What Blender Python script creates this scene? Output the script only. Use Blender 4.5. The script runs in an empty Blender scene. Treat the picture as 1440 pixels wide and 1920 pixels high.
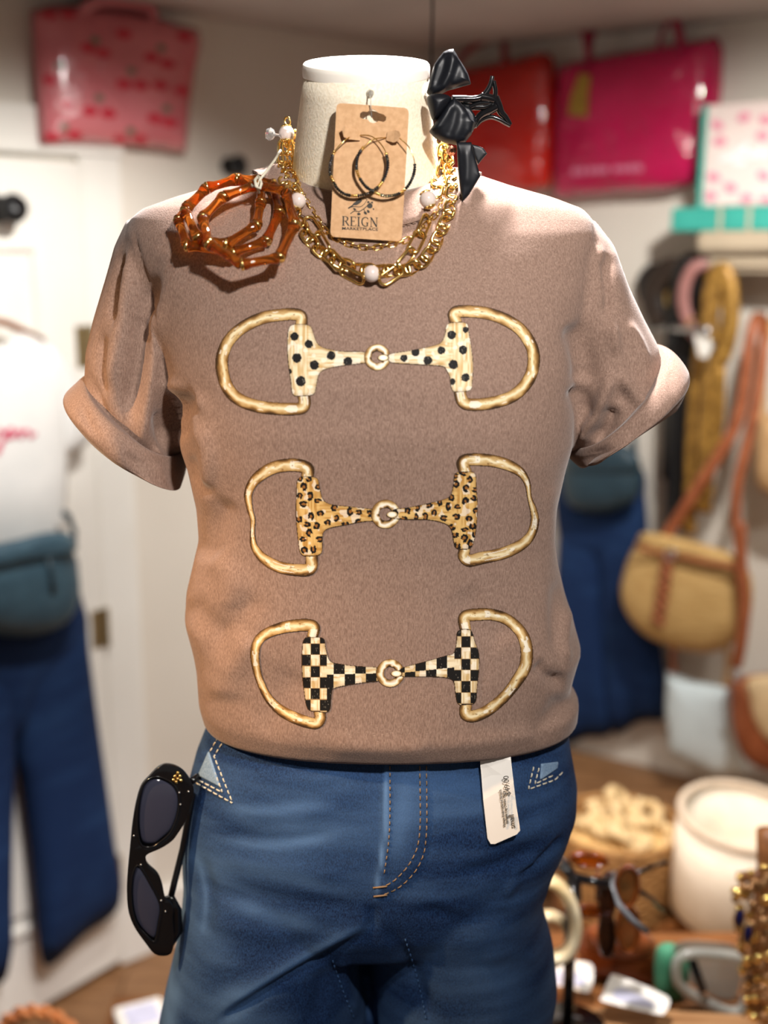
import bpy, bmesh, math, random
import numpy as np
from mathutils import Vector, Matrix
from mathutils.bvhtree import BVHTree

# ---------------------------------------------------------------- camera, world, lights, exposure
S = bpy.context.scene
COL = S.collection
PITCH = math.radians(12.3)
FPX = 2200.0                                   # focal length in pixels of the 1440x1920 frame
CAM = Vector((0.0, -1.0, 1.6))
cam_d = bpy.data.cameras.new('camera')
cam_d.sensor_fit = 'VERTICAL'
cam_d.sensor_height = 36.0
cam_d.sensor_width = 27.0
cam_d.lens = FPX / 1920 * 36.0
cam_d.dof.use_dof = True
cam_d.dof.focus_distance = 0.945
cam_d.dof.aperture_fstop = 2.5
cam_d.clip_start = 0.05
cam = bpy.data.objects.new('camera', cam_d)
COL.objects.link(cam)
cam.location = CAM
cam.rotation_euler = (math.pi/2 - PITCH, 0, 0)
S.camera = cam

world = bpy.data.worlds.new('world')
S.world = world
world.use_nodes = True
world.node_tree.nodes['Background'].inputs[0].default_value = (1.0, 0.96, 0.92, 1)
world.node_tree.nodes['Background'].inputs[1].default_value = 0.14

S.view_settings.view_transform = 'Standard'
S.view_settings.look = 'None'
S.view_settings.gamma = 1.0
S.view_settings.use_curve_mapping = False
S.view_settings.exposure = 0.0

def spot(name, loc, target, energy, color, angle, blend, size):
    d = bpy.data.lights.new(name, 'SPOT')
    d.energy = energy; d.color = color
    d.spot_size = math.radians(angle); d.spot_blend = blend
    d.shadow_soft_size = size
    o = bpy.data.objects.new(name, d)
    COL.objects.link(o)
    o.location = loc
    o.rotation_euler = (Vector(target) - Vector(loc)).to_track_quat('-Z', 'Y').to_euler()
    return o
# recessed ceiling spots of the shop (ceiling at 2.09 m)
spot('ceiling_spot_rim', (0.10, 0.16, 2.07), (0.08, 0.0, 1.3), 105, (1.0, 0.95, 0.94), 110, 0.35, 0.03)
spot('ceiling_spot_warm', (-1.0, -0.50, 2.04), (-0.30, 0.0, 1.12), 105, (1.0, 0.61, 0.30), 46, 0.8, 0.025)
spot('ceiling_spot_front', (0.28, -0.92, 2.06), (-0.04, 0.0, 1.50), 66, (1.0, 0.95, 0.91), 55, 0.8, 0.03)
spot('ceiling_spot_left_front', (-0.62, -0.85, 2.06), (-0.22, -0.02, 1.05), 20, (1.0, 0.93, 0.86), 42, 0.7, 0.03)
spot('ceiling_spot_left_wall', (-0.15, 0.65, 2.06), (-0.72, 1.35, 0.68), 56, (1.0, 0.97, 0.92), 106, 0.7, 0.04)
spot('ceiling_spot_right_wall', (0.62, 0.62, 2.06), (0.72, 1.6, 0.78), 62, (1.0, 0.97, 0.92), 108, 0.7, 0.04)
spot('ceiling_spot_aisle', (0.95, -0.1, 2.06), (0.85, 0.9, 0.5), 26, (1.0, 0.95, 0.88), 90, 0.6, 0.04)

# ---------------------------------------------------------------- helpers
cp, sp = math.cos(PITCH), math.sin(PITCH)
FWD = Vector((0, cp, -sp)); UPV = Vector((0, sp, cp)); RIGHT = Vector((1, 0, 0))
def ray(px, py):
    return FWD + RIGHT*((px-720)/FPX) + UPV*((960-py)/FPX)
def P(px, py, Y):                      # point of the plane y = Y seen at a pixel
    d = ray(px, py); t = (Y-CAM.y)/d.y
    return CAM + d*t
def Pz(px, py, z):
    d = ray(px, py); t = (z-CAM.z)/d.z
    return CAM + d*t
def Ppl(px, py, p0, n, off=0.0):       # point of a plane
    p0 = Vector(p0); n = Vector(n)
    d = ray(px, py); t = (p0 + n*off - CAM).dot(n)/d.dot(n)
    return CAM + d*t
def proj_np(v):
    r = v - np.array(CAM)
    z = r @ np.array(FWD); x = r @ np.array(RIGHT); y = r @ np.array(UPV)
    return 720 + FPX*x/z, 960 - FPX*y/z

WL = {}
def put(o, parent, loc):               # place an object with world location loc (no rotated parents)
    COL.objects.link(o)
    WL[o.name] = Vector(loc)
    if parent is not None:
        o.parent = parent
        o.location = Vector(loc) - WL[parent.name]
    else:
        o.location = Vector(loc)
    return o
def empty(name, loc, label=None, cat=None, group=None):
    o = bpy.data.objects.new(name, None)
    o.empty_display_size = 0.05
    put(o, None, loc)
    if label: tag(o, label, cat, group)
    return o
def tag(o, label, cat, group=None):
    o['label'] = label; o['category'] = cat
    if group: o['group'] = group
    return o
def mesh_data(name, verts, faces, mat, smooth=True):
    me = bpy.data.meshes.new(name)
    me.from_pydata([tuple(v) for v in verts], [], [tuple(int(i) for i in f) for f in faces])
    me.materials.append(mat)
    if smooth:
        me.polygons.foreach_set('use_smooth', [True]*len(me.polygons))
    me.update()
    return me
def obj(name, verts, faces, mat, parent=None, smooth=True, sharp=None):
    V = np.array([tuple(v) for v in verts], dtype=float)
    c = Vector(((V[:, 0].min()+V[:, 0].max())/2, (V[:, 1].min()+V[:, 1].max())/2, V[:, 2].min()))
    V = V - np.array(c)
    me = mesh_data(name, V, faces, mat, smooth)
    if sharp is not None:
        me.set_sharp_from_angle(angle=math.radians(sharp))
    o = bpy.data.objects.new(name, me)
    put(o, parent, c)
    return o
def struct(o):
    o['kind'] = 'structure'; return o

class MB:
    def __init__(s): s.v = []; s.f = []
    def add(s, v, f):
        b = len(s.v); s.v += [Vector(x) for x in v]; s.f += [tuple(i+b for i in q) for q in f]; return s
    def obj(s, name, mat, parent=None, smooth=True, sharp=None):
        return obj(name, s.v, s.f, mat, parent, smooth, sharp)

def catmull(pts, n=8, closed=False):
    pts = [np.array(p, dtype=float) for p in pts]
    out = []; N = len(pts)
    rng = range(N if closed else N-1)
    for i in rng:
        if closed: a, b, c, d = pts[(i-1) % N], pts[i], pts[(i+1) % N], pts[(i+2) % N]
        else: a, b, c, d = pts[max(i-1, 0)], pts[i], pts[i+1], pts[min(i+2, N-1)]
        for k in range(n):
            t = k/n
            out.append(0.5*((2*b) + (-a+c)*t + (2*a-5*b+4*c-d)*t*t + (-a+3*b-3*c+d)*t**3))
    if not closed: out.append(pts[-1])
    return out
def resample(pts, n, closed=False):
    P_ = np.array([tuple(p) for p in pts], dtype=float)
    if closed: P_ = np.vstack([P_, P_[:1]])
    s = np.concatenate([[0], np.cumsum(np.linalg.norm(np.diff(P_, axis=0), axis=1))])
    q = np.linspace(0, s[-1], n+1)[:-1] if closed else np.linspace(0, s[-1], n)
    return np.stack([np.interp(q, s, P_[:, k]) for k in range(P_.shape[1])], axis=1)

def tube(pts, r, sides=8, closed=False, flat=None, flatn=None):
    """swept tube; r scalar or list; flat=(ra,rb) elliptical with flatn as the direction of rb"""
    pts = [Vector(p) for p in pts]; n = len(pts)
    rs = r if hasattr(r, '__len__') else [r]*n
    v = []; f = []
    ref = None
    for i in range(n):
        a = pts[(i-1) % n] if (closed or i > 0) else pts[0]
        b = pts[(i+1) % n] if (closed or i < n-1) else pts[-1]
        t = (b-a).normalized()
        if flatn is not None:
            nn = Vector(flatn[i] if hasattr(flatn, '__len__') and hasattr(flatn[0], '__len__') else flatn)
            u = nn - t*nn.dot(t)
            u = u.normalized() if u.length > 1e-6 else t.orthogonal().normalized()
        else:
            if ref is None: ref = t.orthogonal().normalized()
            u = ref - t*ref.dot(t)
            u = u.normalized() if u.length > 1e-6 else t.orthogonal().normalized()
            ref = u
        w = t.cross(u)
        fa, fb = flat if flat else (1, 1)
        for k in range(sides):
            an = 2*math.pi*k/sides
            v.append(pts[i] + u*(math.cos(an)*rs[i]*fb) + w*(math.sin(an)*rs[i]*fa))
    m = n if closed else n-1
    for i in range(m):
        for k in range(sides):
            a0 = i*sides+k; a1 = i*sides+(k+1) % sides
            b0 = ((i+1) % n)*sides+k; b1 = ((i+1) % n)*sides+(k+1) % sides
            f.append((a0, a1, b1, b0))
    if not closed:
        f.append(tuple(range(sides-1, -1, -1)))
        f.append(tuple((n-1)*sides+k for k in range(sides)))
    return v, f
def loft(rings, cap0=True, cap1=True, closed=True):
    n = len(rings[0]); v = []; f = []
    for r in rings: v += [Vector(p) for p in r]
    for i in range(len(rings)-1):
        for k in range(n if closed else n-1):
            a, b = i*n+k, i*n+(k+1) % n
            f.append((a, b, b+n, a+n))
    if cap0: f.append(tuple(range(n-1, -1, -1)))
    if cap1: f.append(tuple((len(rings)-1)*n+k for k in range(n)))
    return v, f
def lathe(profile, center, axis=(0, 0, 1), n=32, cap=True):
    """profile: (radius, height) pairs along axis"""
    ax = Vector(axis).normalized(); u = ax.orthogonal().normalized(); w = ax.cross(u)
    rings = []
    for r, h in profile:
        rings.append([Vector(center) + ax*h + u*(r*math.cos(2*math.pi*k/n)) + w*(r*math.sin(2*math.pi*k/n)) for k in range(n)])
    return loft(rings, cap, cap)
def box(c, sx, sy, sz, bev=0.0, rot=None):
    bm = bmesh.new()
    bmesh.ops.create_cube(bm, size=1.0)
    bmesh.ops.scale(bm, vec=(sx, sy, sz), verts=bm.verts)
    if bev: bmesh.ops.bevel(bm, geom=list(bm.edges), offset=bev, segments=2, affect='EDGES')
    M = Matrix.Translation(Vector(c)) @ (rot.to_4x4() if rot else Matrix.Identity(4))
    bm.transform(M)
    v = [x.co.copy() for x in bm.verts]; bm.verts.index_update()
    f = [[x.index for x in q.verts] for q in bm.faces]
    bm.free()
    return v, f
def frame_rot(xdir, zdir=(0, 0, 1)):
    x = Vector(xdir).normalized(); z = Vector(zdir); z = (z - x*z.dot(x)).normalized(); y = z.cross(x)
    return Matrix((x, y, z)).transposed()
def pillow(pts3, n, tf, tb, rings=7, m=64, power=2.2, closed=True, edge=0.0, smooth_pts=True):
    """cushion-like solid from a planar outline: bulges tf along n and tb against it"""
    n = Vector(n).normalized()
    pts = resample(pts3, m, True)
    c = pts.mean(axis=0); nn = np.array(n)
    v = []; f = []
    def layer(side, t):
        out = []
        for i in range(rings):
            s = 1 - i/rings
            h = edge + (t-edge)*(1 - s**power)**0.5 if i else edge
            out.append([Vector(c + (p-c)*s + nn*h*side) for p in pts])
        return out
    F = layer(1, tf); B = layer(-1, tb)
    rr = B[::-1] + (F if edge > 0 else F[1:])
    v, f = loft(rr, False, False)
    k = len(rr)*m
    v.append(Vector(c - nn*tb)); v.append(Vector(c + nn*tf))
    for j in range(m):
        f.append((j, k, (j+1) % m)[::1])
        f.append(((len(rr)-1)*m+j, (len(rr)-1)*m+(j+1) % m, k+1))
    return v, f
def slab(pts3, n, t):
    """flat plate from an outline, thickness t along n"""
    n = Vector(n).normalized(); m = len(pts3)
    v = [Vector(p) for p in pts3] + [Vector(p)+n*t for p in pts3]
    f = [tuple(range(m-1, -1, -1)), tuple(range(m, 2*m))]
    for k in range(m): f.append((k, (k+1) % m, m+(k+1) % m, m+k))
    return v, f
def rrect(x0, y0, x1, y1, r, seg=5):
    out = []
    for cx, cy, a0 in ((x1-r, y0+r, -90), (x1-r, y1-r, 0), (x0+r, y1-r, 90), (x0+r, y0+r, 180)):
        for k in range(seg+1):
            a = math.radians(a0 + 90*k/seg)
            out.append((cx+r*math.cos(a), cy+r*math.sin(a)))
    return out
def fixn(o):
    bm = bmesh.new(); bm.from_mesh(o.data)
    bmesh.ops.recalc_face_normals(bm, faces=bm.faces)
    bm.to_mesh(o.data); bm.free(); return o

# ---------------------------------------------------------------- materials
MATS = {}
def srgb(r, g, b):
    def l(c):
        c /= 255
        return c/12.92 if c <= 0.04045 else ((c+0.055)/1.055)**2.4
    return (l(r), l(g), l(b), 1)
def mk(name, col, rough=0.5, metal=0.0, col2=None, nscale=20.0, stretch=(1, 1, 1), lo=0.35, hi=0.65, bump=0.0, bscale=None,
       spec=0.5, sheen=0.0, trans=0.0, alpha=1.0, coat=0.0, detail=4.0, ior=1.45, emit=None, bstretch=None, bdist=0.002):
    m = bpy.data.materials.new(name); m.use_nodes = True
    nt = m.node_tree; N = nt.nodes; L = nt.links
    b = N['Principled BSDF']
    b.inputs['Base Color'].default_value = col
    b.inputs['Roughness'].default_value = rough
    b.inputs['Metallic'].default_value = metal
    b.inputs['Specular IOR Level'].default_value = spec
    b.inputs['IOR'].default_value = ior
    b.inputs['Sheen Weight'].default_value = sheen
    b.inputs['Sheen Roughness'].default_value = 0.4
    b.inputs['Transmission Weight'].default_value = trans
    b.inputs['Alpha'].default_value = alpha
    b.inputs['Coat Weight'].default_value = coat
    tc = N.new('ShaderNodeTexCoord')
    def noise(scale, st, det):
        mp = N.new('ShaderNodeMapping'); mp.inputs['Scale'].default_value = st
        L.new(tc.outputs['Object'], mp.inputs['Vector'])
        n = N.new('ShaderNodeTexNoise'); n.inputs['Scale'].default_value = scale; n.inputs['Detail'].default_value = det
        L.new(mp.outputs['Vector'], n.inputs['Vector'])
        return n
    if col2 is None:
        col2 = tuple(c*0.82 for c in col[:3]) + (1,)
    n = noise(nscale, stretch, detail)
    r = N.new('ShaderNodeValToRGB')
    r.color_ramp.elements[0].position = lo; r.color_ramp.elements[0].color = col2
    r.color_ramp.elements[1].position = hi; r.color_ramp.elements[1].color = col
    L.new(n.outputs['Fac'], r.inputs['Fac'])
    L.new(r.outputs['Color'], b.inputs['Base Color'])
    if bump:
        n2 = noise(bscale or nscale, bstretch or stretch, detail)
        bp = N.new('ShaderNodeBump'); bp.inputs['Strength'].default_value = bump; bp.inputs['Distance'].default_value = bdist
        L.new(n2.outputs['Fac'], bp.inputs['Height']); L.new(bp.outputs['Normal'], b.inputs['Normal'])
    m['ramp'] = 1
    MATS[name] = m
    return m

def mat_shirt():
    m = bpy.data.materials.new('heather_brown_jersey'); m.use_nodes = True
    nt = m.node_tree; N = nt.nodes; L = nt.links; b = N['Principled BSDF']
    tc = N.new('ShaderNodeTexCoord')
    def nz(scale, st, det=2.0):
        mp = N.new('ShaderNodeMapping'); mp.inputs['Scale'].default_value = st
        L.new(tc.outputs['Object'], mp.inputs['Vector'])
        n = N.new('ShaderNodeTexNoise'); n.inputs['Scale'].default_value = scale; n.inputs['Detail'].default_value = det
        L.new(mp.outputs['Vector'], n.inputs['Vector']); return n
    n1 = nz(1050, (1, 1, 0.3)); n2 = nz(800, (0.45, 0.45, 1.5)); n3 = nz(9, (1, 1, 1))
    r1 = N.new('ShaderNodeValToRGB')
    r1.color_ramp.elements[0].position = 0.30; r1.color_ramp.elements[0].color = srgb(116, 93, 81)
    r1.color_ramp.elements[1].position = 0.72; r1.color_ramp.elements[1].color = srgb(148, 123, 109)
    L.new(n1.outputs['Fac'], r1.inputs['Fac'])
    r2 = N.new('ShaderNodeValToRGB')
    r2.color_ramp.elements[0].position = 0.62; r2.color_ramp.elements[0].color = (0, 0, 0, 1)
    r2.color_ramp.elements[1].position = 0.80; r2.color_ramp.elements[1].color = (1, 1, 1, 1)
    L.new(n2.outputs['Fac'], r2.inputs['Fac'])
    mx = N.new('ShaderNodeMix'); mx.data_type = 'RGBA'
    L.new(r2.outputs['Color'], mx.inputs[0])
    L.new(r1.outputs['Color'], mx.inputs[6]); mx.inputs[7].default_value = srgb(164, 140, 125)
    L.new(mx.outputs[2], b.inputs['Base Color'])
    b.inputs['Roughness'].default_value = 0.92
    b.inputs['Specular IOR Level'].default_value = 0.15
    b.inputs['Sheen Weight'].default_value = 0.16
    b.inputs['Sheen Roughness'].default_value = 0.45
    bp = N.new('ShaderNodeBump'); bp.inputs['Strength'].default_value = 0.35; bp.inputs['Distance'].default_value = 0.0006
    L.new(n1.outputs['Fac'], bp.inputs['Height']); L.new(bp.outputs['Normal'], b.inputs['Normal'])
    return m
M_SHIRT = mat_shirt()

def mat_denim(name, dark, light, fade, fademask=None):
    m = bpy.data.materials.new(name); m.use_nodes = True
    nt = m.node_tree; N = nt.nodes; L = nt.links; b = N['Principled BSDF']
    tc = N.new('ShaderNodeTexCoord')
    def nz(scale, st, det=3.0):
        mp = N.new('ShaderNodeMapping'); mp.inputs['Scale'].default_value = st
        L.new(tc.outputs['Object'], mp.inputs['Vector'])
        n = N.new('ShaderNodeTexNoise'); n.inputs['Scale'].default_value = scale; n.inputs['Detail'].default_value = det
        L.new(mp.outputs['Vector'], n.inputs['Vector']); return n
    fine = nz(1100, (1, 1, 0.5)); whisk = nz(11, (0.55, 0.6, 2.6), 3.0); big = nz(5, (1, 1, 0.8), 2.0)
    r1 = N.new('ShaderNodeValToRGB')
    r1.color_ramp.elements[0].position = 0.32; r1.color_ramp.elements[0].color = dark
    r1.color_ramp.elements[1].position = 0.70; r1.color_ramp.elements[1].color = light
    L.new(fine.outputs['Fac'], r1.inputs['Fac'])
    ad = N.new('ShaderNodeMath'); ad.operation = 'ADD'
    L.new(whisk.outputs['Fac'], ad.inputs[0]); L.new(big.outputs['Fac'], ad.inputs[1])
    r2 = N.new('ShaderNodeMapRange'); r2.inputs[1].default_value = 0.92; r2.inputs[2].default_value = 1.30
    r2.inputs[3].default_value = 0.0; r2.inputs[4].default_value = 0.50
    L.new(ad.outputs[0], r2.inputs[0])
    mx = N.new('ShaderNodeMix'); mx.data_type = 'RGBA'
    if fademask:                        # wear baked into the cloth as a mesh attribute
        at = N.new('ShaderNodeAttribute'); at.attribute_name = fademask
        mu = N.new('ShaderNodeMath'); mu.operation = 'ADD'; mu.use_clamp = True
        L.new(r2.outputs[0], mu.inputs[0]); L.new(at.outputs['Fac'], mu.inputs[1])
        L.new(mu.outputs[0], mx.inputs[0])
    else:
        L.new(r2.outputs[0], mx.inputs[0])
    L.new(r1.outputs['Color'], mx.inputs[6]); mx.inputs[7].default_value = fade
    L.new(mx.outputs[2], b.inputs['Base Color'])
    b.inputs['Roughness'].default_value = 0.85; b.inputs['Specular IOR Level'].default_value = 0.2
    bp = N.new('ShaderNodeBump'); bp.inputs['Strength'].default_value = 0.4; bp.inputs['Distance'].default_value = 0.0008
    L.new(fine.outputs['Fac'], bp.inputs['Height']); L.new(bp.outputs['Normal'], b.inputs['Normal'])
    return m
M_DENIM = mat_denim('mid_blue_denim', srgb(6, 20, 48), srgb(33, 63, 106), srgb(82, 116, 160), 'wear')
M_DENIM_PALE = mat_denim('washed_denim', srgb(96, 122, 150), srgb(132, 156, 180), srgb(150, 172, 192))
M_DENIM_DARK = mat_denim('dark_denim', srgb(14, 32, 66), srgb(26, 52, 94), srgb(38, 68, 110))
M_LINEN = mk('cream_linen', srgb(233, 224, 204), 0.9, col2=srgb(220, 208, 184), nscale=500, bump=0.25, spec=0.2)
M_CAP = mk('cream_lacquer', srgb(240, 236, 226), 0.28, nscale=30, col2=srgb(234, 228, 216), spec=0.5)
M_GOLD = mk('gold_metal', (1.0, 0.72, 0.26, 1), 0.15, 1.0, col2=(0.95, 0.64, 0.20, 1), nscale=200)
M_PEARL = mk('pearl', srgb(214, 202, 194), 0.14, col2=srgb(202, 186, 178), nscale=80, coat=0.6)
M_AMBER = mk('amber_acrylic', (0.90, 0.36, 0.05, 1), 0.03, col2=(0.62, 0.17, 0.02, 1), nscale=60, trans=0.95, spec=0.6, ior=1.45)
M_KRAFT = mk('kraft_card', srgb(194, 156, 118), 0.85, col2=srgb(180, 142, 104), nscale=250, spec=0.2)
M_INK = mk('charcoal_ink', srgb(60, 56, 50), 0.8, nscale=100)
M_BLACK = mk('black_plastic', (0.006, 0.006, 0.007, 1), 0.10, nscale=50, spec=0.55)
M_SATIN = mk('black_satin', (0.006, 0.007, 0.010, 1), 0.42, nscale=50, spec=0.32)
M_BEADB = mk('black_seed_bead', (0.008, 0.008, 0.008, 1), 0.12, nscale=50)
M_THREAD = mk('cream_thread', srgb(206, 200, 180), 0.8, nscale=300)
M_THREAD_T = mk('tan_thread', srgb(138, 112, 84), 0.8, nscale=300)
M_WHITE = mk('white_card', srgb(240, 236, 228), 0.6, col2=srgb(234, 229, 220), nscale=20)
M_LENS = mk('smoke_lens', (0.040, 0.042, 0.066, 1), 0.12, nscale=6, spec=0.7)
M_CLEAR = mk('clear_plastic', (0.9, 0.9, 0.88, 1), 0.08, trans=0.9, nscale=10)
M_WALL = mk('wall_paint', srgb(226, 219, 208), 0.75, col2=srgb(220, 212, 200), nscale=3, bump=0.05, bscale=120)
M_DOORW = mk('white_gloss_paint', srgb(238, 235, 228), 0.42, col2=srgb(232, 228, 220), nscale=4)
M_CEIL = mk('ceiling_paint', srgb(190, 180, 176), 0.85, nscale=3)
M_FLOOR = mk('brown_wood_floor', srgb(150, 110, 74), 0.5, col2=srgb(112, 78, 50), nscale=7, stretch=(1, 6, 1))
M_WOOD = mk('oak_wood', srgb(176, 134, 92), 0.5, col2=srgb(138, 96, 58), nscale=9, stretch=(1, 9, 9), bump=0.1)
M_WOODD = mk('walnut_wood', srgb(138, 88, 46), 0.5, col2=srgb(100, 60, 28), nscale=9, stretch=(1, 9, 9))
# ---------------------------------------------------------------- the room
AL = math.radians(39)
L0 = Vector((-0.62, 1.44, 0)); UL = Vector((math.cos(AL), math.sin(AL), 0)); NL = Vector((math.sin(AL), -math.cos(AL), 0))
CORNER = L0 + UL*0.98
AR = math.radians(-33)
UR = Vector((math.cos(AR), math.sin(AR), 0)); NR = Vector((math.sin(AR), -math.cos(AR), 0))
CEIL = 2.09
def quad_wall(name, p, u, length, n, z0, z1, mat, t=0.06):
    c = p + u*(length/2) - n*(t/2) + Vector((0, 0, (z0+z1)/2))
    v, f = box(c, length, t, z1-z0, 0, frame_rot(u))
    return struct(obj(name, v, f, mat, smooth=False))
quad_wall('wall_left', L0 - UL*1.75, UL, 1.75+0.98, NL, 0, CEIL, M_WALL)
quad_wall('wall_right', CORNER, UR, 2.6, NR, 0, CEIL, M_WALL)
struct(obj('ceiling', *box((0.2, 0.4, CEIL+0.03), 5.5, 6.5, 0.06), M_CEIL, smooth=False))
fl = struct(obj('floor', *box((0.2, 0.4, -0.05), 5.5, 6.5, 0.06), M_FLOOR, smooth=False))
# floor planks
v, f = box((0, 0, -0.011), 0.1425, 1.546, 0.022, 0.0015)
pme = mesh_data('plank', v, f, M_FLOOR, False)
for i in range(34):
    for j in range(4):
        put(bpy.data.objects.new('plank', pme), fl, (-2.4 + i*0.145, -1.83 + j*1.55 + (0.5 if i % 2 else 0.0), 0.0))
def left_pt(s, z, off=0.0): return L0 + UL*s + NL*off + Vector((0, 0, z))
# baseboards
quad_wall('baseboard_left', left_pt(0.10, 0), UL, 0.86, NL, 0, 0.14, M_DOORW, -0.018)
quad_wall('baseboard_right', CORNER, UR, 2.4, NR, 0, 0.14, M_DOORW, -0.018)
# door casing on the left wall
cz = 1.80
v, f = box(left_pt(0.045, cz/2, 0.012), 0.09, 0.024, cz, 0.004, frame_rot(UL))
struct(obj('trim_1', v, f, M_DOORW, smooth=False))
v, f = box(left_pt(-0.36, cz+0.04, 0.012), 0.92, 0.024, 0.09, 0.004, frame_rot(UL))
struct(obj('trim_2', v, f, M_DOORW, smooth=False))
# door leaf standing slightly ajar, hinged at the casing
AD = math.radians(52)
UD = Vector((-math.cos(AD), -math.sin(AD), 0)); ND = Vector((math.sin(AD), -math.cos(AD), 0))
D0 = left_pt(0.0, 0, 0.03)
DW, DH, DT = 0.76, 1.78, 0.035
def dpt(s, z, off=0.0): return D0 + UD*s + ND*off + Vector((0, 0, z))
door = struct(obj('door_1', *box(dpt(DW/2, DH/2+0.01, -DT/2), DW, DT, DH-0.02, 0.003, frame_rot(UD)), M_DOORW, smooth=False))
for (s0, s1, z0, z1) in ((0.12, 0.34, 1.02, 1.62), (0.42, 0.64, 1.02, 1.62), (0.12, 0.34, 0.22, 0.86), (0.42, 0.64, 0.22, 0.86)):
    # raised field with a moulded frame round it
    mb = MB()
    w, h = s1-s0, z1-z0
    for (cs, czz, ww, hh) in (((s0+s1)/2, z0, w, 0.022), ((s0+s1)/2, z1, w, 0.022), (s0, (z0+z1)/2, 0.022, h), (s1, (z0+z1)/2, 0.022, h)):
        mb.add(*box(dpt(cs, czz, 0.004), ww, 0.012, hh, 0.004, frame_rot(UD)))
    mb.obj('panel_moulding', M_DOORW, door, smooth=False)
    obj('door_panel', *box(dpt((s0+s1)/2, (z0+z1)/2, 0.003), w-0.07, 0.01, h-0.07, 0.004, frame_rot(UD)), M_DOORW, door, smooth=False)
M_BRASS = mk('aged_brass', srgb(170, 150, 110), 0.4, 0.8, nscale=60)
for z in (0.24, 0.82, 1.42):
    mb = MB()
    mb.add(*box(dpt(0.02, z, 0.001), 0.03, 0.003, 0.085, 0.001, frame_rot(UD)))
    mb.add(*lathe([(0.006, -0.043), (0.006, 0.043)], dpt(0.0, z, 0.006), n=10))
    mb.obj('hinge', M_BRASS, door, smooth=False)
kp = Ppl(-4, 392, D0, ND)
M_KNOB = mk('black_iron', (0.01, 0.01, 0.011, 1), 0.35, 0.3, nscale=30)
kv = lathe([(0.0, -0.001), (0.026, 0.0), (0.026, 0.005), (0.011, 0.008), (0.011, 0.03), (0.022, 0.036), (0.028, 0.05), (0.022, 0.064), (0.0, 0.068)], kp, ND, 20)
obj('door_knob', *kv, M_KNOB, door)
# black coat knob on the left wall
hp = Ppl(428, 312, L0, NL)
o = obj('coat_hook', *lathe([(0.0, -0.001), (0.02, 0.0), (0.02, 0.004), (0.008, 0.008), (0.008, 0.03), (0.02, 0.036), (0.022, 0.045), (0.014, 0.056), (0.0, 0.058)], hp, NL, 20), M_KNOB)
tag(o, 'round black coat knob on the pale wall beside the neck form', 'hook')

# ---------------------------------------------------------------- mannequin form
man = empty('mannequin_torso', (0.0, 0.02, 0.03), 'headless cream linen dress form with white neck cap, wearing the brown shirt', 'mannequin')
def ring_e(c, a, bf, bb, n=64, tilt=0.0, ex=2.0):
    out = []
    for k in range(n):
        t = 2*math.pi*k/n
        cx, sy = math.cos(t), math.sin(t)
        x = a*math.copysign(abs(cx)**(2/ex), cx); y = (bb if sy > 0 else bf)*math.copysign(abs(sy)**(2/ex), sy)
        out.append(Vector((c[0]+x, c[1]+y*math.cos(tilt), c[2]+y*math.sin(tilt))))
    return out
def nk(y, xl, xr, Yc, tilt):
    a = P(xl, y, Yc); b = P(xr, y, Yc)
    return ((a+b)/2, (b.x-a.x)/2, tilt)
neck = [nk(420, 520, 850, 0.030, 0.0), nk(380, 541, 833, 0.026, 0.04), nk(330, 547, 826, 0.020, 0.08), nk(280, 552, 818, 0.012, 0.14),
        nk(230, 558, 812, 0.004, 0.18), nk(180, 564, 808, -0.004, 0.23), nk(140, 569, 804, -0.009, 0.27)]
rings = [ring_e(c, a, a*1.02, a*1.02, tilt=t) for c, a, t in neck]
shoulder = [ring_e((0.0, 0.03, z), a, b, b, ex=2.3) for z, a, b in
            ((1.05, 0.14, 0.085), (1.12, 0.145, 0.085), (1.25, 0.125, 0.075), (1.38, 0.15, 0.085), (1.48, 0.16, 0.075), (1.545, 0.14, 0.055), (1.575, 0.10, 0.05))]
obj('torso_form', *loft(shoulder + rings), M_LINEN, man)
c0, a0, t0 = neck[-1]
capax = Vector((0, -math.sin(t0), math.cos(t0)))
ca = a0*1.015
obj('neck_cap', *lathe([(ca*0.98, -0.0005), (ca, 0.0), (ca*1.005, 0.006), (ca*0.995, 0.0086), (ca*0.97, 0.0100), (ca*0.92, 0.0102), (ca*0.90, 0.0094), (0.0, 0.0094)], c0 - capax*0.001, capax, 64), M_CAP, man, sharp=50)
M_STEEL = mk('brushed_steel', (0.6, 0.6, 0.6, 1), 0.3, 1.0, nscale=40)
obj('stand_pole', *lathe([(0.014, 0.0), (0.014, 1.05)], (0.0, 0.05, 0.05), n=16), M_STEEL, man)
obj('stand_base', *lathe([(0.15, 0.0), (0.15, 0.012), (0.12, 0.02), (0.02, 0.024), (0.02, 0.05)], (0.0, 0.05, 0.0), n=40), M_STEEL, man)

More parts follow.
